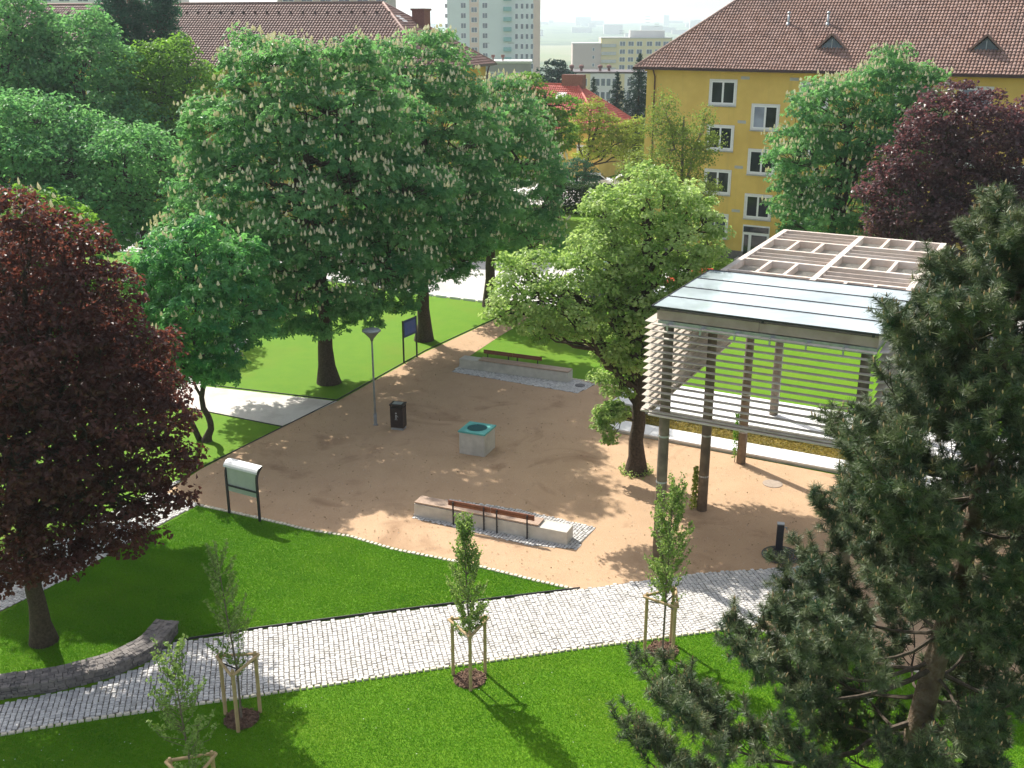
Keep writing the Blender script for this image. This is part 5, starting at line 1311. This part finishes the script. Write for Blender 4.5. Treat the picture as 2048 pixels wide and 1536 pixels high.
# ------------------------------------------------------------------ foreground pine
def pine(label, x, y, H=12.0, seed=9):
    r = np.random.default_rng(seed); t = thing('pine', label, 'pine', (x, y, 0))
    tz = np.linspace(-.3, H, 22); tx = np.interp(tz, [0, 6, H], [0, .72, .98]) + .05 * np.sin(tz * 1.1); ty = .06 * np.cos(tz * .9)
    tr_ = np.interp(tz, [-.3, 0, 1, 6, H], [.34, .30, .25, .17, .02]); tp = np.stack([tx, ty, tz], 1)
    V, F, c = tube_np(tp, tr_, 14); mesh_obj('trunk', V, F, M['bark_pine'], t, smooth=True)
    Vb, Fb, off = [], [], 0; tips = []
    def put(p, rr, n):
        nonlocal off
        V, F, _ = tube_np(p, rr, n); Vb.append(V); Fb.append(F + off); off += len(V)
    def rad_at(z): return np.interp(z, [1.8, 3.2, 4.6, 6, 8.2, 10, 11.2, 12.2, 12.7], [1.9, 2.65, 2.7, 2.4, 2.1, 1.5, .8, .35, .15])
    z = 2.4; whorl = 0
    while z < H - .2:
        nb = 6 if z > 5 else 5; a0 = r.uniform(0, 6.28)
        todo = [(a0 + 6.283 * j / nb + r.normal(0, .22), rad_at(z) * r.uniform(.70, 1.12), z + r.normal(0, .12)) for j in range(nb)]
        if whorl == 0: todo += [(3.29, 4.5, 3.5), (3.14, 3.4, 4.6), (3.42, 4.75, 2.6), (3.55, 4.2, 3.1)]
        for (a, R, zz) in todo:
            if zz < 6.5 and math.sin(a) < -.35: R *= .6
            c0 = np.array([np.interp(zz, tz, tx), np.interp(zz, tz, ty), zz]); el = np.interp(z, [2, 6, 10, H], [-.02, .10, .30, .9])
            m = 9; s = np.linspace(0, 1, m); d = np.array([math.cos(a), math.sin(a)]); side = np.array([-d[1], d[0]]); wob = np.cumsum(r.normal(0, .035, m)) * R * .5
            p = np.stack([c0[0] + d[0] * s * R + side[0] * wob, c0[1] + d[1] * s * R + side[1] * wob, c0[2] + R * (el * s - .20 * np.sin(s * 3.0) * (1 - el) + .16 * s ** 3)], 1)
            br = np.linspace(.020 + .009 * R, .006, m); put(p, br, 6)
            tips.append((p[-1], p[-1] - p[-2]))
            ns = int(6 + R * 4.6)
            for q_ in range(ns):
                f = r.uniform(.22 if z > 6 else .34, 1) ** .8; i = f * (m - 1); i0 = min(int(i), m - 2); b0 = p[i0] + (p[i0 + 1] - p[i0]) * (i - i0); dr = unit(p[i0 + 1] - p[i0])
                sg = r.choice([-1, 1]); ang = r.uniform(.5, 1.05); sd_ = np.array([*side, 0.0]) * sg
                dd = unit(dr * math.cos(ang) + sd_ * math.sin(ang) + np.array([0, 0, r.uniform(.0, .35)])); Ls = R * .34 * (1.15 - f * .62) * r.uniform(.6, 1.2) + .25
                s2 = np.linspace(0, 1, 5)[:, None]; p2 = b0 + dd * s2 * Ls + np.array([0, 0, .16]) * s2 ** 2 * Ls + np.cumsum(r.normal(0, .02, (5, 3)), 0) * Ls
                put(p2, np.linspace(.010, .005, 5), 4); tips.append((p2[-1], p2[-1] - p2[-2]))
                nt_ = int(4 + Ls * 7.5)
                for w2 in range(nt_):
                    f2 = r.uniform(.2, 1); i2 = f2 * 4; k0 = min(int(i2), 3); b2 = p2[k0] + (p2[k0 + 1] - p2[k0]) * (i2 - k0); d2 = unit(dd * .7 + r.normal(0, .55, 3) + np.array([0, 0, .30])); L2 = r.uniform(.16, .38)
                    e2 = b2 + d2 * L2 + np.array([0, 0, .03]); put(np.array([b2, (b2 + e2) / 2 - (0, 0, .01), e2]), [.007, .006, .005], 3); tips.append((e2, d2))
        z += np.interp(z, [2, 6, 12], [.78, .60, .42]); whorl += 1
    mesh_obj('branches', np.concatenate(Vb), np.concatenate(Fb), M['twig'], t)
    T0 = np.array([a for a, b_ in tips]); D = unit(np.array([b_ for a, b_ in tips])); D = unit(D + np.array([0, 0, .35])); n = len(T0); nn = 84
    # needles: thin long triangles sweeping forward round the last part of each shoot
    s = r.random((n, nn)); Ls = r.uniform(.14, .22, n)[:, None]; base = T0[:, None] - D[:, None] * (s * Ls)[..., None]
    az = r.random((n, nn)) * 6.283; ref = unit(np.cross(D, r.normal(size=(n, 3)))); ref2 = np.cross(D, ref)
    rd = np.cos(az)[..., None] * ref[:, None] + np.sin(az)[..., None] * ref2[:, None]; fw = r.uniform(.15, .9, (n, nn))[..., None]
    nd = unit(rd + D[:, None] * fw); L = r.uniform(.09, .15, (n, nn))[..., None]; tipp = base + nd * L
    wv = unit(np.cross(nd, r.normal(size=(n, nn, 3)))) * .0046
    V = np.stack([base + wv, base - wv, tipp - wv * .3, tipp + wv * .3], 2).reshape(-1, 3); F = np.arange(n * nn * 4).reshape(-1, 4)
    tn = np.clip(np.repeat(r.normal(.45, .22, n), nn) + r.normal(0, .12, n * nn), 0, 1); mesh_obj('needles', V, F, M['pine'], t, np.repeat(tn, 4))
    # candles at many of the shoot ends
    pick = (r.random(n) < .42); Tc = T0[pick]; m = len(Tc); h = r.uniform(.05, .11, m); up = unit(D[pick] * .5 + np.array([0, 0, 1.0]))
    e1 = unit(np.cross(up, r.normal(size=(m, 3)))); e2 = np.cross(up, e1); Vc = []
    for (f, w_) in ((0, .7), (.5, 1.0)):
        for q_ in range(4):
            aa = q_ * math.pi / 2; Vc.append(Tc + up * (h * f)[:, None] + (e1 * math.cos(aa) + e2 * math.sin(aa)) * .013 * w_)
    Vc.append(Tc + up * h[:, None]); Vc = np.stack(Vc, 1); base_ = (np.arange(m) * 9)[:, None]
    Fq = np.concatenate([base_ + np.array([q_, (q_ + 1) % 4, 4 + (q_ + 1) % 4, 4 + q_]) for q_ in range(4)]); Ft = np.concatenate([base_ + np.array([4 + q_, 4 + (q_ + 1) % 4, 8]) for q_ in range(4)])
    o = mesh_obj('candles', Vc.reshape(-1, 3), [Fq, Ft], M['bud'], t, np.repeat(r.random(m), 9)); o['kind'] = 'stuff'
    return n
print('pine tips', pine('big dark long-needled pine filling the right foreground', 6.75, 15.7))

# ------------------------------------------------------------------ grass blades on the near lawns
def blades(name, poly_px, n, h=.032):
    poly = [gp(*p) for p in poly_px]; A = np.array(poly); lo, hi = A.min(0), A.max(0); P = lo + rng.random((n * 2, 2)) * (hi - lo)
    P = P[inside(P, poly)][:n]; m = len(P); d = rng.random(m) * 6.28; hh = h * rng.uniform(.5, 1.3, m); P = P + rng.normal(0, .02, P.shape); w_ = .006; lean = rng.normal(0, .02, (m, 2))
    ex = np.stack([np.cos(d), np.sin(d)], 1) * w_
    V = np.zeros((m, 3, 3)); V[:, 0, :2] = P - ex; V[:, 1, :2] = P + ex; V[:, 2, :2] = P + lean; V[:, 2, 2] = hh
    tone = np.clip(.42 + .16 * np.sin(P[:, 0] * .9 + np.sin(P[:, 1] * 1.1)) + .12 * np.sin(P[:, 0] * 3.1 + 2 * np.sin(P[:, 1] * 2.3)) + .1 * np.sin(P[:, 1] * 5.3 + P[:, 0] * 2) + rng.normal(0, .13, m), 0, 1)
    tag(mesh_obj(name, V.reshape(-1, 3), np.arange(3 * m).reshape(m, 3), M['blade'], None, np.repeat(tone, 3)), 'short mown grass of the ' + name.replace('_', ' '), 'grass', kind='stuff')
blades('middle_lawn_grass', [(0, 1228), (398, 1012), (520, 1040), (700, 1076), (948, 1133), (1150, 1180), (900, 1208), (500, 1259), (345, 1284), (345, 1240), (225, 1320), (0, 1362)], 380000)
blades('front_lawn_grass', [(-60, 1482), (200, 1440), (500, 1397), (900, 1337), (1180, 1298), (1470, 1260), (1530, 1268), (1640, 1296), (1990, 1390), (2200, 1440), (2200, 1640), (-60, 1640)], 440000)

def scatter(name, label, poly_px, n, size, mat, z=.02):
    poly = [gp(*p) for p in poly_px]; A = np.array(poly); lo, hi = A.min(0), A.max(0); P = lo + rng.random((n * 3, 2)) * (hi - lo); P = P[inside(P, poly)][:n]; m = len(P)
    P = np.concatenate([P, z + .01 * rng.random((m, 1))], 1); N = unit(np.array([0, 0, 1.0]) + rng.normal(0, .25, (m, 3))); V, F = leaf_quads(P, N, size, .7)
    tag(mesh_obj(name, V, F, mat, None, np.repeat(rng.random(m), 4)), label, name.replace('_', ' '), kind='stuff')
M['litter'] = leafmat('dry_leaf_litter', (0.16, 0.09, 0.04), (0.42, 0.34, 0.16), (0.3, 0.2, 0.1)); M['pebble'] = leafmat('pale_pebble', (0.30, 0.22, 0.16), (0.62, 0.55, 0.46), (0.3, 0.2, 0.1), tmix=0.0)
scatter('leaf_litter', 'dry fallen leaves and bud scales scattered over the sandy plaza', plaza_px, 1500, .055, M['litter'])
scatter('loose_gravel', 'loose pebbles lying on the sandy plaza', plaza_px, 5000, .035, M['pebble'])
M['daisy'] = leafmat('daisy_white', (0.7, 0.7, 0.6), (0.85, 0.85, 0.8), (0.7, 0.7, 0.6))
scatter('daisies', 'tiny white daisies and petals dotted over the mown lawns', [(0, 1450), (900, 1338), (1470, 1262), (1990, 1395), (2200, 1640), (-60, 1640)], 130, .035, M['daisy'], .04)
# ------------------------------------------------------------------ haze
q = MB(); q.box(-2900, 2900, -90, 5300, -30, 62)
m, t, out = nodes('haze_air')
v = t.nodes.new('ShaderNodeVolumePrincipled'); v.inputs['Color'].default_value = (0.80, 0.94, 1.0, 1); v.inputs['Density'].default_value = 0.00026; v.inputs['Anisotropy'].default_value = 0.4
t.links.new(v.outputs[0], out.inputs['Volume'])
tag(q.build('haze', m), 'thin pale summer haze in the air', 'haze', kind='stuff')
